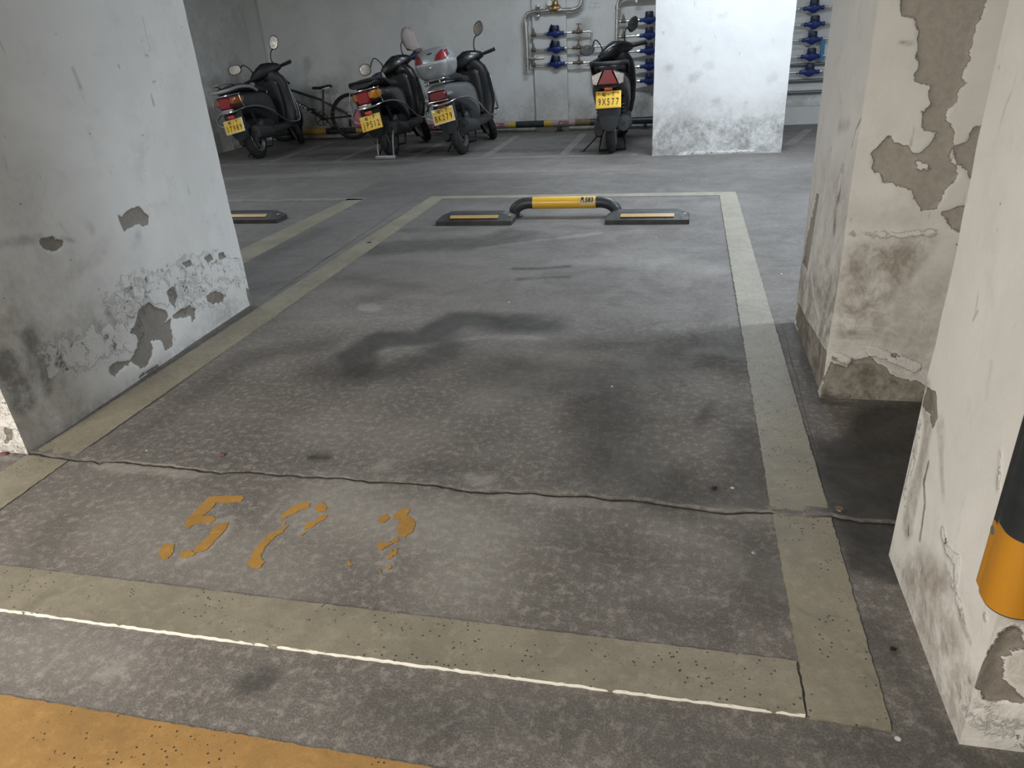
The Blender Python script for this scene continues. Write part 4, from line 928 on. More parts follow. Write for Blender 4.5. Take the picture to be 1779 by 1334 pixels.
        m = MB(); m.box((0, -.395, zc - .048), (.21, .02, .012), .004); m.box((0, -.39, zc + .05), (.19, .02, .008), .003); m.build('chrome_trim', M_CHROME, tl)
        for s in (-1, 1):
            m = MB(); m.lathe([(0, -.405), (.018, -.40), (.024, -.385), (.026, -.33), (0, -.33)], (s * .118, 0, zc - .012 + .012 * s), 'Y', 16); m.build('indicator_lens', M_CLEAR, tl)
        m = MB(); m.box((0, -.355, zc - .085), (.10, .05, .035), .01); m.build('number_lamp', M_DRED, tl)
    # grab rail, carrier
    if kd == 'rack':
        gr = MB(); gr.tube([(.165, .10, .70 + k), (.17, -.05, .745 + k), (.15, -.25, .76 + k), (.10, -.40, .745 + k), (0, -.44, .74 + k), (-.10, -.40, .745 + k), (-.15, -.25, .76 + k), (-.17, -.05, .745 + k), (-.165, .10, .70 + k)], .017, 10, smooth=5)
        gr.build('grab_rail', M_SILVER, e)
        gr = MB(); gr.tube([(.08, -.20, .76 + k), (.085, -.24, .80 + k), (.07, -.36, .81 + k), (0, -.39, .81 + k), (-.07, -.36, .81 + k), (-.085, -.24, .80 + k), (-.08, -.20, .76 + k)], .009, 8, smooth=4); gr.build('carrier_loop', M_CHROME, e)
    elif kd == 'classic':
        gr = MB(); gr.tube([(.16, .0, .70), (.17, -.15, .76 + k), (.12, -.33, .775 + k), (0, -.37, .775 + k), (-.12, -.33, .775 + k), (-.17, -.15, .76 + k), (-.16, .0, .70)], .012, 8, smooth=5); gr.build('grab_rail', M_BLACKP, e)
        m = MB(); m.loft([(-.37, 0, .735 + k, .10, .02, 3), (-.30, 0, .755 + k, .15, .03, 3), (-.15, 0, .765 + k, .16, .035, 3), (-.05, 0, .76 + k, .12, .03, 3)], 'Y', 20); m.build('seat_tail_pad', M_SEAT, e)
    elif kd == 'sleek':
        gr = MB(); gr.tube([(.16, .05, .72), (.165, -.12, .77 + k), (.12, -.30, .78 + k), (0, -.35, .775 + k), (-.12, -.30, .78 + k), (-.165, -.12, .77 + k), (-.16, .05, .72)], .018, 10, smooth=5); gr.build('grab_rail', M_BLACKP, e)
    else:
        gr = MB()
        for z_ in (.72, .755): gr.tube([(.10, -.05, z_ + k), (.11, -.30, z_ + k), (.08, -.40, z_ + k), (-.08, -.40, z_ + k), (-.11, -.30, z_ + k), (-.10, -.05, z_ + k)], .008, 8, smooth=4)
        for x_ in (-.06, .06): gr.box((x_, -.39, .738 + k), (.014, .014, .04), .003); gr.box((x_, -.20, .755 + k), (.02, .30, .01), .003)
        gr.build('carrier', M_CHROME, e)
        # top case
        zc = .880 + k; tc = empty('top_case', (0, 0, 0)); tc.parent = e
        def sect(z, hw, hd, ex=3.0, yc=-.21): return (z, 0, yc, hw, hd, ex)
        m = MB(); m.loft([sect(zc - .120, .10, .10), sect(zc - .115, .135, .135), sect(zc - .09, .165, .16), sect(zc - .045, .186, .18), sect(zc - .0, .194, .19), sect(zc + .012, .195, .192)], 'Z', 32); m.build('case_base', M_SILVER, tc)
        m = MB(); m.loft([sect(zc + .012, .193, .194), sect(zc + .032, .196, .198), sect(zc + .036, .193, .194)], 'Z', 32); m.build('case_rim', M_SILVL, tc)
        m = MB(); m.loft([sect(zc + .036, .190, .190), sect(zc + .09, .180, .176, 2.9, -.205), sect(zc + .13, .158, .150, 2.9, -.195), sect(zc + .155, .115, .11, 2.6, -.18), sect(zc + .165, .05, .05, 2, -.17)], 'Z', 32); m.build('case_lid', M_SILVER, tc)
        for s in (-1, 1):
            P = [((s * (.062 if s > 0 else .072)), zc + .04), (s * .165, zc + .04), (s * .178, zc + .075), (s * .16, zc + .12), (s * .125, zc + .125), (s * .09, zc + .095)]
            m = MB(); fr_, bk = [], []
            def ys(x, z):  # front surface of the lid
                t = np.interp(z, [zc + .036, zc + .09, zc + .13], [0, 1, 2]); hw = np.interp(t, [0, 1, 2], [.190, .180, .158]); hd = np.interp(t, [0, 1, 2], [.190, .176, .150]); yc = np.interp(t, [0, 1, 2], [-.21, -.205, -.195]); ex = 3.0
                return yc - hd * max(0, 1 - abs(x / hw) ** ex) ** (1 / ex)
            Q = []
            for i in range(len(P)):
                a, b_ = P[i], P[(i + 1) % len(P)]
                for j in range(6): Q.append((a[0] + (b_[0] - a[0]) * j / 6, a[1] + (b_[1] - a[1]) * j / 6))
            ctr = (sum(p[0] for p in Q) / len(Q), sum(p[1] for p in Q) / len(Q)); rings_ = []
            for f_ in (1.0, .66, .33, .02): rings_.append([(ctr[0] + (p[0] - ctr[0]) * f_, ys(ctr[0] + (p[0] - ctr[0]) * f_, ctr[1] + (p[1] - ctr[1]) * f_) - .013, ctr[1] + (p[1] - ctr[1]) * f_) for p in Q])
            rings_ = [[(q[0], q[1] + .022, q[2]) for q in rings_[0]]] + rings_
            m.rings(rings_); m.build('case_reflector', plain('case_red', (.20, .010, .014), .3, coat=.5) if s < 0 else bpy.data.materials['case_red'], tc)
        m = MB(); m.loft([(-.415, 0, 0, .012, .004, 2), (-.405, 0, 0, .04, .010, 2), (-.36, 0, 0, .04, .010, 2)], 'Y', 16, M=Matrix.Translation((0, .045, zc + .105)) @ Matrix.Rotation(R_(-6), 4, 'Y')); m.build('case_badge', M_BLACKP, tc)
        m = MB(); m.lathe([(0, -.418), (.012, -.416), (.015, -.405), (.015, -.38), (0, -.38)], (.0, 0, zc - .012), 'Y', 14); m.build('case_lock', M_CHROME, tc)
        m = MB(); m.tube([(-.14, -.12, zc + .12), (-.16, -.16, zc + .15), (-.13, -.22, zc + .135)], .007, 6, smooth=3); m.build('case_handle', M_BLACKP, tc)
    # chrome guards
    if o.get('guard'):
        m = MB(); pts = [(.215, .87, .62), (.225, .90, .44), (.215, .88, .30), (.205, .62, .30), (.205, .45, .36), (.215, .20, .47), (.205, -.05, .535 + k), (.17, -.25, .55 + k), (.10, -.39, .535 + k), (0, -.425, .53 + k)]
        m.tube(pts + mirror_pts(pts[:-1])[::-1], .0085, 8, smooth=5)
        if o['guard'] == 2:
            m.tube([(.17, -.30, .55 + k), (.165, -.33, .63 + k), (.15, -.31, .70 + k)], .006, 8, smooth=3); m.tube([(-.17, -.30, .55 + k), (-.165, -.33, .63 + k), (-.15, -.31, .70 + k)], .006, 8, smooth=3)
        m.tube([(-.19, -.15, .54 + k), (-.20, -.28, .48), (-.17, -.33, .42), (-.10, -.33, .40)], .006, 8, smooth=4)
        m.build('side_rail', M_CHROME, e)
        for s in (-1, 1):
            m = MB(); m.tube([(s * .19, .87, .70), (s * .235, .80, .70), (s * .245, .79, .56), (s * .245, .80, .40), (s * .235, .84, .34), (s * .19, .88, .34)], .009, 8, smooth=5); m.build('crash_bar', M_ALLOY, e)
    # stands
    m = MB(); m.tube([(-.10, .30, .20), (-.20, .22, .09), (-.29 if o['lean'] < 4 else -.24, .14, .012)], .009, 8); m.box((-.25 if o['lean'] > 4 else -.30, .14, .008), (.05, .03, .006), .002); m.build('side_stand', M_BLACKP, e)
    m = MB(); m.tube([(.10, .26, .19), (.13, .12, .10 if o['lean'] > 4 else .012), (-.13, .12, .10 if o['lean'] > 4 else .012), (-.10, .26, .19)], .010, 8); m.build('centre_stand', M_BLACKP, e)
    # handlebar group
    hb = empty('handlebar', (0, 0, 0)); hb.parent = e; S = S @ Matrix.Translation((0, 0, -.06))
    m = MB(S); m.loft([(-.19, .80, .935, .035, .030, 2.6), (-.15, .795, .945, .05, .048, 2.8), (-.08, .80, .955, .075, .07, 2.8), (0, .81, .965, .09, .082, 2.8), (.08, .80, .955, .075, .07, 2.8), (.15, .795, .945, .05, .048, 2.8), (.19, .80, .935, .035, .030, 2.6)], 'X', 22)
    m.loft([(.80, 0, .82, .05, .05, 3), (.92, 0, .81, .085, .07, 3)], 'Z', 18); m.build('handlebar_cowl', o.get('cowl', M_GLOSS), hb)
    m = MB(S); m.box((0, .745, 1.005), (.12, .06, .006), .002, M=Matrix()); m.build('dial_glass', M_GREYP, hb)
    for s in (-1, 1):
        m = MB(S); m.tube([(s * .17, .80, .935), (s * .22, .785, .932), (s * .325, .745, .925)], [.014, .0175, .0175], 12); m.lathe([(0, -.006), (.02, -.006), (.02, .006), (0, .006)], (s * .325, .745, .925), 'X', 12)
        m.build('hand_grip', M_TYRE, hb)
        m = MB(S); m.tube([(s * .17, .84, .93), (s * .22, .86, .925), (s * .30, .83, .915), (s * .325, .82, .912)], [.006, .005, .005, .007], 6, smooth=4); m.build('brake_lever', M_ALLOY, hb)
        m = MB(S); b0 = Vector((s * .135, .80, .985)); mx = Vector((s * .265, .80, 1.185)) if o['mir'] == 'tall' else Vector((s * .30, .79, 1.13)); mx.z -= o.get('mlow', 0); mx = mx + (Vector((-.035, 0, -.075)) if s < 0 else Vector((0, 0, 0)))
        m.tube([b0, b0 + Vector((s * .005, 0, .06)), b0 + Vector((s * .05, .0, .13)), mx + (Vector((-.03, .01, -.055)) if s > 0 else Vector((.055, .01, -.015)))], [.010, .006, .006, .009], 8, smooth=4)
        ang = R_(-38 if s > 0 else 80); ww, hh = (.052, .078) if o['mir'] == 'tall' else (.060, .066)
        Q = Matrix.Translation(mx) @ Matrix.Rotation(R_(-o['steer'] * .45), 4, 'Z') @ Matrix.Rotation(ang * -1, 4, 'Y')
        ex = o.get('mex', 2.4)
        def el(f, y): return (y, 0, 0, ww * f, hh * f, ex)
        m.loft([el(.35, .030), el(.8, .020), el(1.0, .0), el(1.0, -.006), el(.93, -.008)], 'Y', 24, M=Q); mi = m.build('mirror', M_BLACKP, hb)
        m = MB(S); m.loft([el(.88, -.0075), el(.88, -.010), el(.80, -.0102)], 'Y', 24, M=Q); g_ = m.build('mirror_glass', M_GLASS, hb)
        m = MB(S); m.tube([(s * .15, .81, .92), (s * .13, .86, .86), (s * .06, .90, .78)], .004, 6, smooth=4); m.build('brake_cable', M_BLACKP, hb)
    return e

P2 = lambda a, xs=.62: [('粤', -.040, .040, .036, 1.0), ('·', .002, .038, .05, 1), ('T', .044, .040, .044, .9)] + [(ch, -.080 + .040 * i, -.022, .082, .62) for i, ch in enumerate(a)]
s1 = ground(452, 275); s2 = ground(683, 272); s3 = ground(805, 268); s4 = ground(1062, 266)
SCO = [
 dict(loc=(s1.x, s1.y + .02, 0), lean=8.5, yaw=5, steer=33, kind='rack', body=M_GREYP, cowl=M_BLACKP, rear=M_GREYP, plate=P2('17989'), frame=M_SILVL, guard=2, mir='tall', plz=-.065, pltilt=3,
      label='grey scooter with a silver rear rack, plate 17989, farthest left'),
 dict(loc=(s2.x, s2.y + .02, 0), lean=9.5, yaw=1.5, steer=36, kind='classic', body=M_GLOSS, plate=P2('JP512', .58), frame=M_PLATE, guard=2, mir='round', plz=-.065, pltilt=3,
      label='black scooter with a crumpled bag over one mirror, plate JP512'),
 dict(loc=(s3.x, s3.y + .02, 0), lean=9.0, yaw=-1, steer=30, kind='box', body=M_BLACKP, rear=M_GREYB, plate=P2('BK279', .58), frame=M_SILVL, guard=1, mir='tall', mex=1.7, plz=-.03, pltilt=4,
      label='scooter carrying a silver top case with red reflectors, plate BK279'),
 dict(loc=(s4.x, s4.y + .03, 0), lean=1.0, yaw=2, steer=34, kind='sleek', mlow=.06, body=M_GLOSS, plate=P2('9X577', .58), frame=M_PLATE, guard=0, mir='tall', mex=1.7, plz=.06, tailup=.035,
      label='black scooter standing upright alone near the background pillar, plate 9X577'),
]
scs = [scooter(o) for o in SCO]
# warning triangle on the second scooter's flap
m = MB(Matrix.Translation((.02, -.335, .345)) @ Matrix.Rotation(R_(88), 4, 'X'))
t_o = [(0, .030), (.030, -.022), (-.030, -.022)]; t_i = [(0, .011), (.011, -.010), (-.011, -.010)]
for i in range(3):
    j = (i + 1) % 3; m.prism([t_o[i], t_i[i], t_i[j], t_o[j]][::-1], 0, .002)
m.build('triangle_sticker', M_WHITEP, scs[1])
# grips of the second scooter: dark blue sleeve with grey tape
Mh = steer(36) @ Matrix.Translation((0, 0, -.06))
m = MB(Mh); m.tube([(-.20, .79, .932), (-.25, .775, .93), (-.335, .735, .92)], [.032, .045, .040], 14); m.build('grip_sleeve', M_BLUE2, scs[1])
m = MB(Mh); m.tube([(-.185, .78, .94), (-.195, .76, .88), (-.19, .755, .84)], .020, 10); m.build('grip_tape', M_GREYT, scs[1])
m = MB(Mh); m.tube([(.20, .79, .932), (.25, .775, .93), (.335, .735, .92)], [.030, .044, .040], 14); m.build('grip_sleeve', M_BLUE2, scs[1])

# plastic bag pulled over the right mirror of the second scooter
def bag(name, outline_fn, mat, label, cat): pass
W2 = scs[1].matrix_basis
bx = empty('plastic_bag', (0, 0, 0)); bx.name = 'plastic_bag'
Sx = W2 @ Mh
top = Sx @ Vector((.30, .79, 1.13)); low = Sx @ Vector((.24, .79, .97)); grip = Sx @ Vector((.34, .74, .93))
bpy.data.objects.remove(bx)
m = MB(); rs = []
N = 26
path = [(top + Vector((-.03, 0, .085)), .020), (top + Vector((-.03, 0, .07)), .050), (top + Vector((-.025, 0, .03)), .072), (top + Vector((-.015, 0, -.03)), .078), (top.lerp(low, .5) + Vector((.005, 0, 0)), .074), (top.lerp(low, .8) + Vector((.03, 0, 0)), .075), (low.lerp(grip, .4) + Vector((.01, 0, .03)), .080), (grip + Vector((-.02, 0, .0)), .066), (grip + Vector((.03, 0, -.04)), .030), (grip + Vector((.045, 0, -.075)), .006)]
for i, (c, rr) in enumerate(path):
    ring = []
    for k in range(N):
        a = 2 * math.pi * k / N; q = 1 + .10 * math.sin(3 * a + i * .7) + .07 * math.sin(7 * a + i * 1.3) + .05 * math.sin(11 * a - i)
        ring.append((c.x + rr * q * 1.12 * math.cos(a), c.y + rr * .8 * q * math.sin(a), c.z + .012 * math.sin(4 * a + i)))
    rs.append(ring)
m.rings(rs); bo = m.build('plastic_bag', M_BAG, None, angle=60); tag(bo, 'crumpled pinkish grey bag pulled over the right mirror of scooter JP512', 'bag')
# pink bag beside its tail
c = at_y(623, 205, 7.62); m = MB(); rs = []
for i, (dz, rr) in enumerate(((.13, .008), (.11, .018), (.07, .035), (.02, .055), (-.04, .062), (-.08, .045), (-.10, .01))):
    rs.append([(c.x + rr * (1 + .12 * math.sin(3 * a + i)) * math.cos(a), c.y + rr * .6 * math.sin(a), c.z + dz + .01 * math.sin(3 * a)) for a in [2 * math.pi * k / 18 for k in range(18)]])
m.rings(rs); po = m.build('plastic_bag', M_PINK, None, angle=60); tag(po, 'small pink plastic bag hanging at the left rear of scooter JP512', 'bag')
# U shaped wheel lock around the rear tyre of the second scooter
lk = empty('wheel_lock', (s2.x, s2.y - .20, 0)); tag(lk, 'grey U-shaped wheel lock on the rear tyre of scooter JP512', 'lock')
m = MB(); m.tube([(-.085, .16, .26), (-.085, .03, .16), (-.08, 0, .035)], .009, 8, smooth=3); m.tube([(.085, .16, .34), (.10, .02, .24), (.09, 0, .035)], .010, 8, smooth=4); m.build('shackle', M_ALLOY, lk)
m = MB(); m.box((0, 0, .022), (.225, .045, .042), .008); m.build('lock_bar', M_ALLOY, lk)

# ------------------------------------------------------------------ bicycle against the back wall
def bicycle():
    hub = at_y(606, 196, 9.12); x0 = hub.x; R = .305
    e = empty('mountain_bicycle', (x0, 9.16, 0), (R_(-7), 0, 0)); tag(e, 'black and white mountain bicycle leaning on the back wall between two scooters', 'bicycle')
    # local: x to the right, bicycle points to -x; local y = away from the room
    rear = Vector((0, 0, R)); bb = Vector((-.42, 0, .285)); seat_c = Vector((-.39, 0, .56)); head_t = Vector((-.90, 0, .70)); head_b = Vector((-.94, 0, .58)); front = Vector((-1.03, 0, R))
    for nm, c in (('rear_wheel', rear), ('front_wheel', front)):
        m = MB(); prof = [(R - .024 + .024 * math.cos(2 * math.pi * k / 12), .024 * math.sin(2 * math.pi * k / 12)) for k in range(12)]
        m.lathe(prof, tuple(c), 'Y', 44, closed=True); t = m.build(nm, M_TYRE, e)
        m = MB(); m.lathe([(R - .05, -.012), (R - .036, -.014), (R - .036, .014), (R - .05, .012)], tuple(c), 'Y', 44, closed=True); m.lathe([(0, -.045), (.016, -.045), (.016, .045), (0, .045)], tuple(c), 'Y', 14); m.build('wheel_rim', M_BLACKP, t)
        m = MB()
        for k in range(28):
            a = 2 * math.pi * k / 28; s = .03 if k % 2 else -.03; a2 = a + (.5 if k % 4 < 2 else -.5)
            m.tube([c + Vector((.016 * math.cos(a2), s, .016 * math.sin(a2))), c + Vector(((R - .045) * math.cos(a), 0, (R - .045) * math.sin(a)))], .0012, 4)
        m.build('spokes', M_ALLOY, t)
    m = MB(); m.tube([bb, seat_c], .017, 10); m.tube([seat_c + (bb - seat_c) * .12, head_t], [.016, .018], 10); m.tube([head_b, head_t + Vector((.01, 0, .05))], .021, 12); m.lathe([(0, -.035), (.024, -.035), (.024, .035), (0, .035)], tuple(bb), 'Y', 14)
    for s in (-1, 1): m.tube([bb + Vector((0, s * .02, 0)), rear + Vector((0, s * .06, 0))], .009, 8); m.tube([seat_c + Vector((.01, s * .02, -.05)), rear + Vector((0, s * .06, 0))], .008, 8)
    m.build('frame', M_BLKPAINT, e)
    m = MB(); m.tube([bb + Vector((-.01, 0, .02)), head_b + Vector((.01, 0, .02))], .024, 12); dt = m.build('down_tube', M_BLKPAINT, e)
    dv = (bb - head_b); ang = math.atan2(dv.z, dv.x)
    for k, ch in enumerate('XSPEED'[:0]): pass
    m = MB()
    for k in range(9):
        c = head_b.lerp(bb, .12 + k * .07) + Vector((0, -.0245, .02)); m.box(tuple(c), (.030, .003, .018 if k % 2 else .030), M=Matrix())
    m.build('white_pattern', M_WHITEP, dt)
    m = MB(); m.tube([seat_c + Vector((.0, 0, -.02)), seat_c + Vector((.012, 0, .11))], .014, 10); m.build('seat_post', M_BLACKP, e)
    m = MB(); sc_ = seat_c + Vector((.0, 0, .13)); m.loft([(-.15 + sc_.x, 0, sc_.z + .005, .006, .008, 2), (-.13 + sc_.x, 0, sc_.z + .004, .018, .018, 2.4), (-.02 + sc_.x, 0, sc_.z, .028, .020, 2.6), (.06 + sc_.x, 0, sc_.z + .008, .06, .022, 2.6), (.12 + sc_.x, 0, sc_.z + .02, .07, .020, 2.6), (.135 + sc_.x, 0, sc_.z + .022, .04, .01, 2)], 'X', 18); sd = m.build('saddle', M_SEAT, e)
    m = MB(); m.loft([(.02 + sc_.x, -.03, sc_.z - .020, .014, .008, 2), (.09 + sc_.x, -.05, sc_.z - .010, .016, .014, 2), (.125 + sc_.x, -.03, sc_.z + .002, .01, .01, 2)], 'X', 12); m.build('saddle_side', M_WHITEP, sd)
    m = MB()
    for s in (-1, 1): m.tube([head_b + Vector((-.01, s * .05, -.02)), front + Vector((0, s * .05, 0))], .015, 8)
    m.tube([head_b + Vector((-.01, -.05, -.02)), head_b + Vector((-.01, .05, -.02))], .017, 8); m.build('fork', M_BLKPAINT, e)
    m = MB(); h = head_t + Vector((.01, 0, .07)); m.tube([h, h + Vector((-.05, 0, .04))], .016, 8); hc = h + Vector((-.03, 0, .04)); m.tube([hc + Vector((-.14, .22, .06)), hc, hc + Vector((.15, -.20, -.05))], .012, 8)
    hbk = m.build('handlebar', M_BLACKP, e)
    m = MB(); m.tube([hc + Vector((.08, -.11, -.027)), hc + Vector((.17, -.22, -.055))], .017, 10); m.build('hand_grip', M_TYRE, hbk)
    m = MB(); m.lathe([(.085, -.052), (.095, -.052), (.095, -.048), (.085, -.048)], tuple(bb), 'Y', 26, closed=True)
    for k in range(5):
        a = 2 * math.pi * k / 5; m.tube([bb + Vector((0, -.05, 0)), bb + Vector((.088 * math.cos(a), -.05, .088 * math.sin(a)))], .006, 5)
    m.build('chainring', M_BLACKP, e)
    m = MB(); m.tube([bb + Vector((0, -.06, 0)), bb + Vector((-.10, -.075, .12))], .010, 8); m.tube([bb + Vector((0, .06, 0)), bb + Vector((.10, .075, -.12))], .010, 8); ck = m.build('crank', M_BLACKP, e)
    for s in (-1, 1): m = MB(); m.box(tuple(bb + Vector((s * .10, -s * -.11, -s * .12))) if s > 0 else tuple(bb + Vector((-.10, -.115, .125))), (.09, .07, .022), .005); m.build('pedal', M_BLACKP, ck)
    m = MB(); m.lathe([(.02, -.05), (.055, -.048), (.05, -.030), (.02, -.028)], tuple(rear), 'Y', 22, closed=True); m.build('cassette', M_ALLOY, e)
    m = MB(); m.tube([bb + Vector((0, -.05, .09)), rear + Vector((0, -.042, .05))], .004, 5); m.tube([bb + Vector((0, -.05, -.09)), rear + Vector((-.03, -.045, -.13)), rear + Vector((.03, -.042, -.06))], .004, 5); m.build('chain', M_ALLOY, e)
    m = MB(); m.box(tuple(rear + Vector((-.01, -.05, -.09))), (.035, .02, .10), .006); m.build('derailleur', M_BLACKP, e)
    e.scale = (.97, .97, .93); return e
bk = bicycle()

# ------------------------------------------------------------------ black and yellow stop pipe along the back wall
py = lambda x: wall_y(x) - .10
pe = empty('wall_stop_pipe', (-2, py(-2), 0)); tag(pe, 'long black and yellow pipe stop along the foot of the back wall', 'barrier')
pz, prr = .095, .040
bands = [(430, 'b'), (528, 'y'), (568, 'b'), (620, 'y'), (632, 's'), (700, 'b'), (733, 'r'), (790, 'b'), (855, 's'), (884, 'y'), (897, 'b'), (946, 'y'), (960, 's'), (1000, 'd'), (1026, 'b'), (1150, 'y'), (1240, 'b'), (1366, 'd'), (1384, 'r'), (1418, 'b')]
def pipe_x(px, z=pz):
    lo, hi = -5.5, 4.0
    for _ in range(40):
        md = (lo + hi) / 2; v = RW.T @ np.array([md, py(md), z - HCAM]); x = v[0] / v[2] * F + CX
        if x < px: lo = md
        else: hi = md
    return (lo + hi) / 2
for i, (px, kd) in enumerate(bands):
    xa = pipe_x(px) if i else -5.45; xb = pipe_x(bands[i + 1][0]) if i < len(bands) - 1 else 2.6
    m = MB(); m.tube([(xa + 2, py(xa) - py(-2), pz), (xb + 2, py(xb) - py(-2), pz)], prr + (.0015 if kd in 'sr' else 0), 16)
    b_ = m.build({'b': 'black_band', 'y': 'yellow_band', 's': 'label_band', 'r': 'label_band', 'd': 'dirty_band'}[kd], {'b': M_BLKPAINT, 'y': M_YEL2, 's': M_STICK, 'r': M_STICKR, 'd': plain('grimy_yellow', (.16, .12, .05), .6, var=.4)}[kd], pe)
    if kd in 'sr':
        xm = (xa + xb) / 2; L = xb - xa
        text_mesh('C18I' if i < 6 else 'CI8I', .066, M_STICKR if kd == 's' else M_STICK, Matrix.Translation((xm + 2, py(xm) - py(-2) - prr - .003, pz + .006)) @ Matrix.Rotation(R_(82), 4, 'X'), 'lettering', b_, xs=min(1.2, L / .19), bold=.001)
for x in (-5.2, -4.0, -2.85, -1.5, -.45, .9, 2.2):
    m = MB(); m.box((x + 2, py(x) - py(-2), .03), (.04, .05, .06), .003); m.box((x + 2, py(x) - py(-2), .004), (.10, .10, .008), .002); m.build('pipe_foot', M_BLKPAINT, pe)

# ------------------------------------------------------------------ water pipes, meters, valves
OFF = .085
def W_(px, py_, off=OFF):
    return on_wall(px, py_, off)
def pipe(name, pts, r, label, group=None, mat=None, off=OFF, smooth=0, fit=()):
    P = [W_(*p, off) if len(p) == 2 else Vector(p) for p in pts]; b = P[0].copy(); e = empty(name, b); tag(e, label, 'pipe', group)
    m = MB(); m.tube([p - b for p in P], r, 12, smooth=smooth); m.build('tube', mat or M_STEEL, e)
    for (px, py_, horiz) in fit:
        c = W_(px, py_, off) - b; m = MB()
        m.lathe([(r, -.022), (r * 1.35, -.020), (r * 1.35, .020), (r, .022)], tuple(c), 'X' if horiz else 'Z', 14); m.build('coupling', M_STEEL, e)
    return e
up1 = W_(1011, 0); up1.z = CEIL
man1 = pipe('supply_pipe', [(917, 123), (916, 80), (914, 45), (912.5, 34), (916, 24), (926, 20), (960, 18), (996, 17), (1005, 13), (1010, 6), (1011, -4), tuple(up1)], .024,
            'thick steel supply pipe with two bends feeding the three left meters', None, fit=((914, 42, False), (951, 18, True), (973, 17.5, True)), smooth=0)
up2 = W_(1200, -3)
man2 = pipe('supply_pipe', [(1068, 190), (1070, 120), (1072, 40), (1073, 8), (1077, -1), (1086, -4), (1200, -9)], .024, 'thick steel supply pipe standing behind the lone black scooter', None, fit=((1073, 14, False),))
m = MB(); c = W_(1106, 2) - man2.location; m.box(tuple(c), (.03, .03, .06), .005); m.build('pipe_clip', M_STEEL, man2)
for (px, py_) in ((935, 11), (935, 28)):
    c = W_(px, py_, .05) - man1.location; m = MB(); m.box(tuple(c), (.05, .10, .03), .008); m.build('pipe_clamp', M_STEEL, man1)
c = W_(917, 102, .045) - man1.location; m = MB(); m.box(tuple(c + Vector((.09, 0, .0))), (.22, .02, .035), .003); m.build('wall_bracket', M_STEEL, man1)

def brass_valve(px, py_):
    p = W_(px, py_); e = empty('pressure_valve', p); tag(e, 'chunky brass pressure valve on the top horizontal steel pipe', 'valve')
    m = MB(); m.lathe([(.025, -.065), (.036, -.06), (.036, -.035), (.030, -.03), (.042, -.01), (.042, .01), (.030, .03), (.036, .035), (.036, .06), (.025, .065)], (0, 0, 0), 'X', 12); m.build('valve_body', M_BRASS, e)
    m = MB(); m.lathe([(.030, .02), (.036, .04), (.030, .05), (.028, .075), (.018, .085), (.014, .11), (0, .112)], (0.01, 0, 0), 'Z', 14); m.build('valve_bonnet', M_BRASS, e)
    g = MB(); g.lathe([(0, -.018), (.034, -.018), (.036, -.008), (.036, .008), (0, .008)], (-.055, -.02, .062), 'Y', 22); gg = g.build('pressure_gauge', M_ALLOY, e)
    g = MB(); g.lathe([(0, -.021), (.030, -.021), (.030, -.018), (0, -.018)], (-.055, -.02, .062), 'Y', 22); g.tube([(-.055, -.01, .03), (-.045, 0, .02)], .006, 6); g.build('gauge_face', M_WHITEP, gg)
brass_valve(964, 15)

def meter_proto():
    e = empty('water_meter')
    m = MB(); m.lathe([(.014, -.105), (.022, -.100), (.022, -.078), (.016, -.075), (.03, -.05), (.042, -.02), (.042, .02), (.03, .05), (.016, .075), (.022, .078), (.022, .100), (.014, .105)], (0, 0, 0), 'X', 20)
    m.loft([(-.048, 0, 0, .02, .02, 2), (-.035, 0, 0, .04, .035, 2), (.0, 0, 0, .052, .046, 2), (.03, 0, 0, .048, .044, 2)], 'Z', 20); m.build('meter_body', M_BLUE, e)
    m = MB(); m.lathe([(.046, .028), (.048, .032), (.048, .065), (.042, .082), (0, .083)], (0, -.006, .0), 'Z', 24); d = m.build('meter_dial', M_BLUE2, e)
    m = MB(); m.lathe([(0, .0825), (.036, .0825), (.036, .085), (0, .085)], (0, -.006, 0), 'Z', 24); m.build('dial_glass', M_GREYP, d)
    for s in (-1, 1):
        m = MB(); m.lathe([(.013, -.018), (.019, -.016), (.019, .012), (.013, .018)], (s * .122, 0, 0), 'X', 8); m.build('union_nut', M_STEEL, e)
    return e
def gate_proto():
    e = empty('gate_valve')
    m = MB(); m.lathe([(.012, -.075), (.017, -.073), (.017, -.045), (.012, -.04), (.013, -.028), (.022, -.02), (.022, .02), (.013, .028), (.017, .03), (.017, .05), (.012, .052)], (0, 0, 0), 'X', 12)
    m.lathe([(.016, .0), (.017, .03), (.010, .045), (.006, .05), (.006, .078), (0, .078)], (0, 0, 0), 'Z', 12); m.build('valve_body', M_BRONZE, e)
    m = MB(); m.lathe([(.025, -.004), (.030, -.004), (.030, .004), (.025, .004)], (0, 0, .082), 'Z', 18, closed=True); m.box((0, 0, .082), (.055, .008, .006), .001); m.box((0, 0, .082), (.008, .055, .006), .001); m.build('hand_wheel', M_BRONZE, e)
    return e
def lock_proto():
    e = empty('stop_valve')
    m = MB(); m.lathe([(.012, -.03), (.018, -.028), (.018, .028), (.012, .03)], (0, 0, 0), 'X', 8); m.build('valve_body', M_BRONZE, e)
    m = MB(); m.lathe([(.018, 0), (.020, .02), (.014, .035), (.012, .055), (.005, .07), (0, .085)], (0, 0, 0), 'Z', 12); m.build('valve_spindle', M_BRONZE, e)
    return e
pm_, pg_, pl_ = meter_proto(), gate_proto(), lock_proto()
used = {}
def place(proto, p, label, cat, group, rz=0.0):
    k = proto.name.split('.')[0]
    e = proto if k not in used else copy_tree(proto)
    used[k] = 1; e.location = p; e.rotation_euler = (0, 0, rz); tag(e, label, cat, group); return e
RZ = -.035
ordn = ['topmost', 'middle', 'lowest']
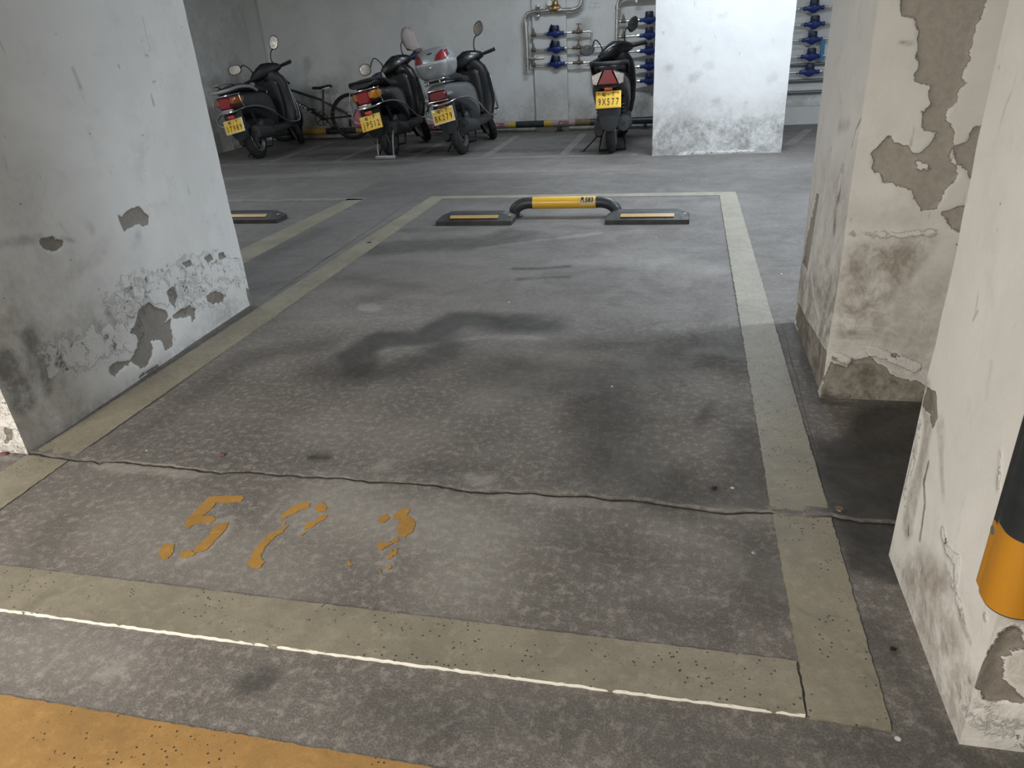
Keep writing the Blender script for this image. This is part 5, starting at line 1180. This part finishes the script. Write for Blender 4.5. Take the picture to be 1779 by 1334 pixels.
rows1 = [((922, 60), (965, 58), (1005, 55.5), (1028, 54)), ((922, 87), (966, 85), (1005, 83), (1050, 81)), ((923, 113), (967, 111), (1006, 109.5), (1028, 108))]
for i, (a, mt_, gv, b_) in enumerate(rows1):
    zz = W_(*mt_).z; L = W_(*a); Rr = W_(*b_); C_ = W_(*mt_); V_ = W_(*gv)
    def atx(x): return Vector((x, wall_y(x) - OFF, zz))
    pts = [atx(L.x), atx(Rr.x)]
    if i == 0:
        q = W_(1030, 84); pts = [atx(L.x), atx(Rr.x - .02), Vector((Rr.x, wall_y(Rr.x) - OFF, zz - .02)), Vector((Rr.x + .003, wall_y(Rr.x) - OFF, q.z))]
    if i == 2:
        q = W_(1031, 150); pts = [atx(L.x), atx(Rr.x - .02), Vector((Rr.x, wall_y(Rr.x) - OFF, zz - .02)), Vector((Rr.x + .003, wall_y(Rr.x) - OFF, q.z))]
    pipe('branch_pipe', [tuple(p) for p in pts], .012, ['topmost thin branch pipe of the left meters, turning down at its end', 'middle thin branch pipe of the left meters, running behind the scooter', 'lowest thin branch pipe of the left meters, turning down beside scooter 9X577'][i], 'thin branch pipes')
    nm = ordn[i]
    place(pm_, atx(C_.x), '%s of the three blue water meters left of the lone black scooter' % nm if i else 'topmost of the three left blue water meters, its lid flipped open', 'water meter', 'blue water meters', RZ)
    place(pg_, atx(V_.x), '%s of three small bronze valves right of the left blue meters' % nm, 'valve', 'small bronze hand valves', RZ)
    place(pl_, atx(W_(927, a[1]).x), '%s bronze stop valve on the thin pipe beside the left supply pipe' % nm, 'valve', 'bronze stop valves', RZ)
    if i == 0:
        m = MB(); c = atx(C_.x - .045); m.lathe([(0, -.006), (.045, -.006), (.048, 0), (.045, .006), (0, .006)], (0, 0, 0), 'X', 20, M=Matrix.Translation((-.055, -.01, .055)) @ Matrix.Rotation(R_(20), 4, 'Y'))
        top_m = pm_; lid = m.build('open_lid', M_BLUE2, top_m)
m_ids = ['topmost', 'second from top', 'third from top', 'fourth from top', 'lowest']
lidobj = lid
def meter_plain(p, label, grp, rz=RZ):
    e = copy_tree(pm_)
    for q in [q for q in bpy.data.objects if q.parent == e and q.name.startswith('open_lid')]: bpy.data.objects.remove(q)
    e.location = p; e.rotation_euler = (0, 0, rz); tag(e, label, 'water meter', grp); return e
# the copies made above for the left group must not carry the open lid
for i, py_ in enumerate((34, 61, 88, 115, 140)):
    C_ = W_(1128, py_); zz = C_.z; xL = W_(1076, py_).x; xR = -.15
    Y = lambda x: wall_y(x) - OFF
    pipe('branch_pipe', [(xL, Y(xL), zz), (xR, Y(xR), zz)], .012, '%s thin pipe of the middle meter stack behind the lone scooter' % m_ids[i], 'thin branch pipes')
    meter_plain(Vector((C_.x, Y(C_.x), zz)), '%s blue meter in the stack between the lone scooter and background pillar' % m_ids[i], 'blue water meters')
    if i < 2: place(pl_, Vector((W_(1083, py_).x, Y(xL), zz)), ['upper', 'lower'][i] + ' bronze stop valve by the supply pipe above the lone black scooter', 'valve', 'bronze stop valves', RZ)
for i, (px, py_) in enumerate(((1414, 14), (1415, 42), (1411, 69), (1409, 98), (1406, 125))):
    C_ = W_(px, py_); zz = C_.z; Y = lambda x: wall_y(x) - OFF; xL, xR = .85, 2.3
    pipe('branch_pipe', [(xL, Y(xL), zz), (xR, Y(xR), zz)], .011, '%s thin pipe of the right meter stack past the background pillar' % m_ids[i], 'thin branch pipes')
    meter_plain(Vector((C_.x, Y(C_.x), zz)), '%s blue meter in the stack right of the background pillar' % m_ids[i], 'blue water meters')
for i, (py_, r_) in enumerate(((112, .016), (140, .018), (160, .020))):
    zz = W_(1400, py_, .03).z; pipe('conduit_pipe', [(.85, wall_y(.85) - .03, zz), (2.6, wall_y(2.6) - .03, zz)], r_, ['upper grey conduit low on the wall right of the background pillar', 'middle grey conduit under the right meter stack', 'lowest grey conduit above the wall ledge on the right'][i], 'grey wall conduits', mat=M_GREYB)
p0 = W_(1430, 72); p1 = W_(1427, 104)
m = MB(); m.tube([p0 + Vector((-.03, 0, .0)), p0, p1, p1 + Vector((-.03, 0, 0))], .022, 10); bo = m.build('blue_plastic_pipe', M_SKY); tag(bo, 'short light blue plastic pipe beside the right meter stack', 'pipe')
# wall ledge on the right, below the conduits
zl = W_(1400, 184).z
m = MB(); m.box((2.6, wall_y(2.6) - .05, zl / 2), (3.3, .12, zl)); q = m.build('trim_3', M_TRIM, smooth=False); tag(q, kind='structure')

# writing on the wall above
m = MB(); rw = random.Random(3); wb = bpy.data.objects['wall_back']
for row, (x0, x1, yy) in enumerate(((1026, 1045, 6), (1025, 1042, 13))):
    px = x0
    while px < x1:
        for q in range(3):
            a = on_wall(px + rw.uniform(0, 2), yy + rw.uniform(-1.4, 1.4), .003); b_ = a + Vector((rw.uniform(-.014, .014), 0, rw.uniform(-.014, .014))); m.tube([a, b_], .0018, 4)
        px += rw.choice((3, 3.6, 6))
m.build('faint_pencil_writing', plain('pencil_grey', (.16, .16, .16), .8), wb)

# ------------------------------------------------------------------ small things on the floor
rnd = random.Random(8)
c = ground(1232, 848)
spots = [(642, 423, .020, M_INK, 'small black scrap lying on the left bay line', 'debris'), (1240, 850, .006, M_INK, 'tiny dark pebble right of centre, just beyond the floor crack', 'pebble'), (1457, 888, .016, M_BRONZE, 'brown leaf scrap at the end of the floor crack by the pillars', 'debris'),
         (388, 792, .010, M_STICKR, 'small reddish scrap near the left end of the floor crack', 'debris'), (1550, 1131, .006, M_INK, 'dark chip on the floor beside the nearest pillar', 'debris'), (10, 790, .012, M_STICKR, 'red scrap at the foot of the left pillar', 'debris')]
for k, (px, py_, s, mt_, lb, ct) in enumerate(spots):
    c = ground(px, py_); m = MB(); n = 9; ring = [(c.x + s * rnd.uniform(.6, 1.2) * math.cos(2 * math.pi * q / n), c.y + s * rnd.uniform(.4, .8) * math.sin(2 * math.pi * q / n)) for q in range(n)]
    m.rings([[(p[0], p[1], .004) for p in ring], [(c.x + (p[0] - c.x) * .8, c.y + (p[1] - c.y) * .8, .008 + rnd.uniform(0, .002)) for p in ring]]); o = m.build(ct, mt_, None); tag(o, lb, ct, kind='thing')
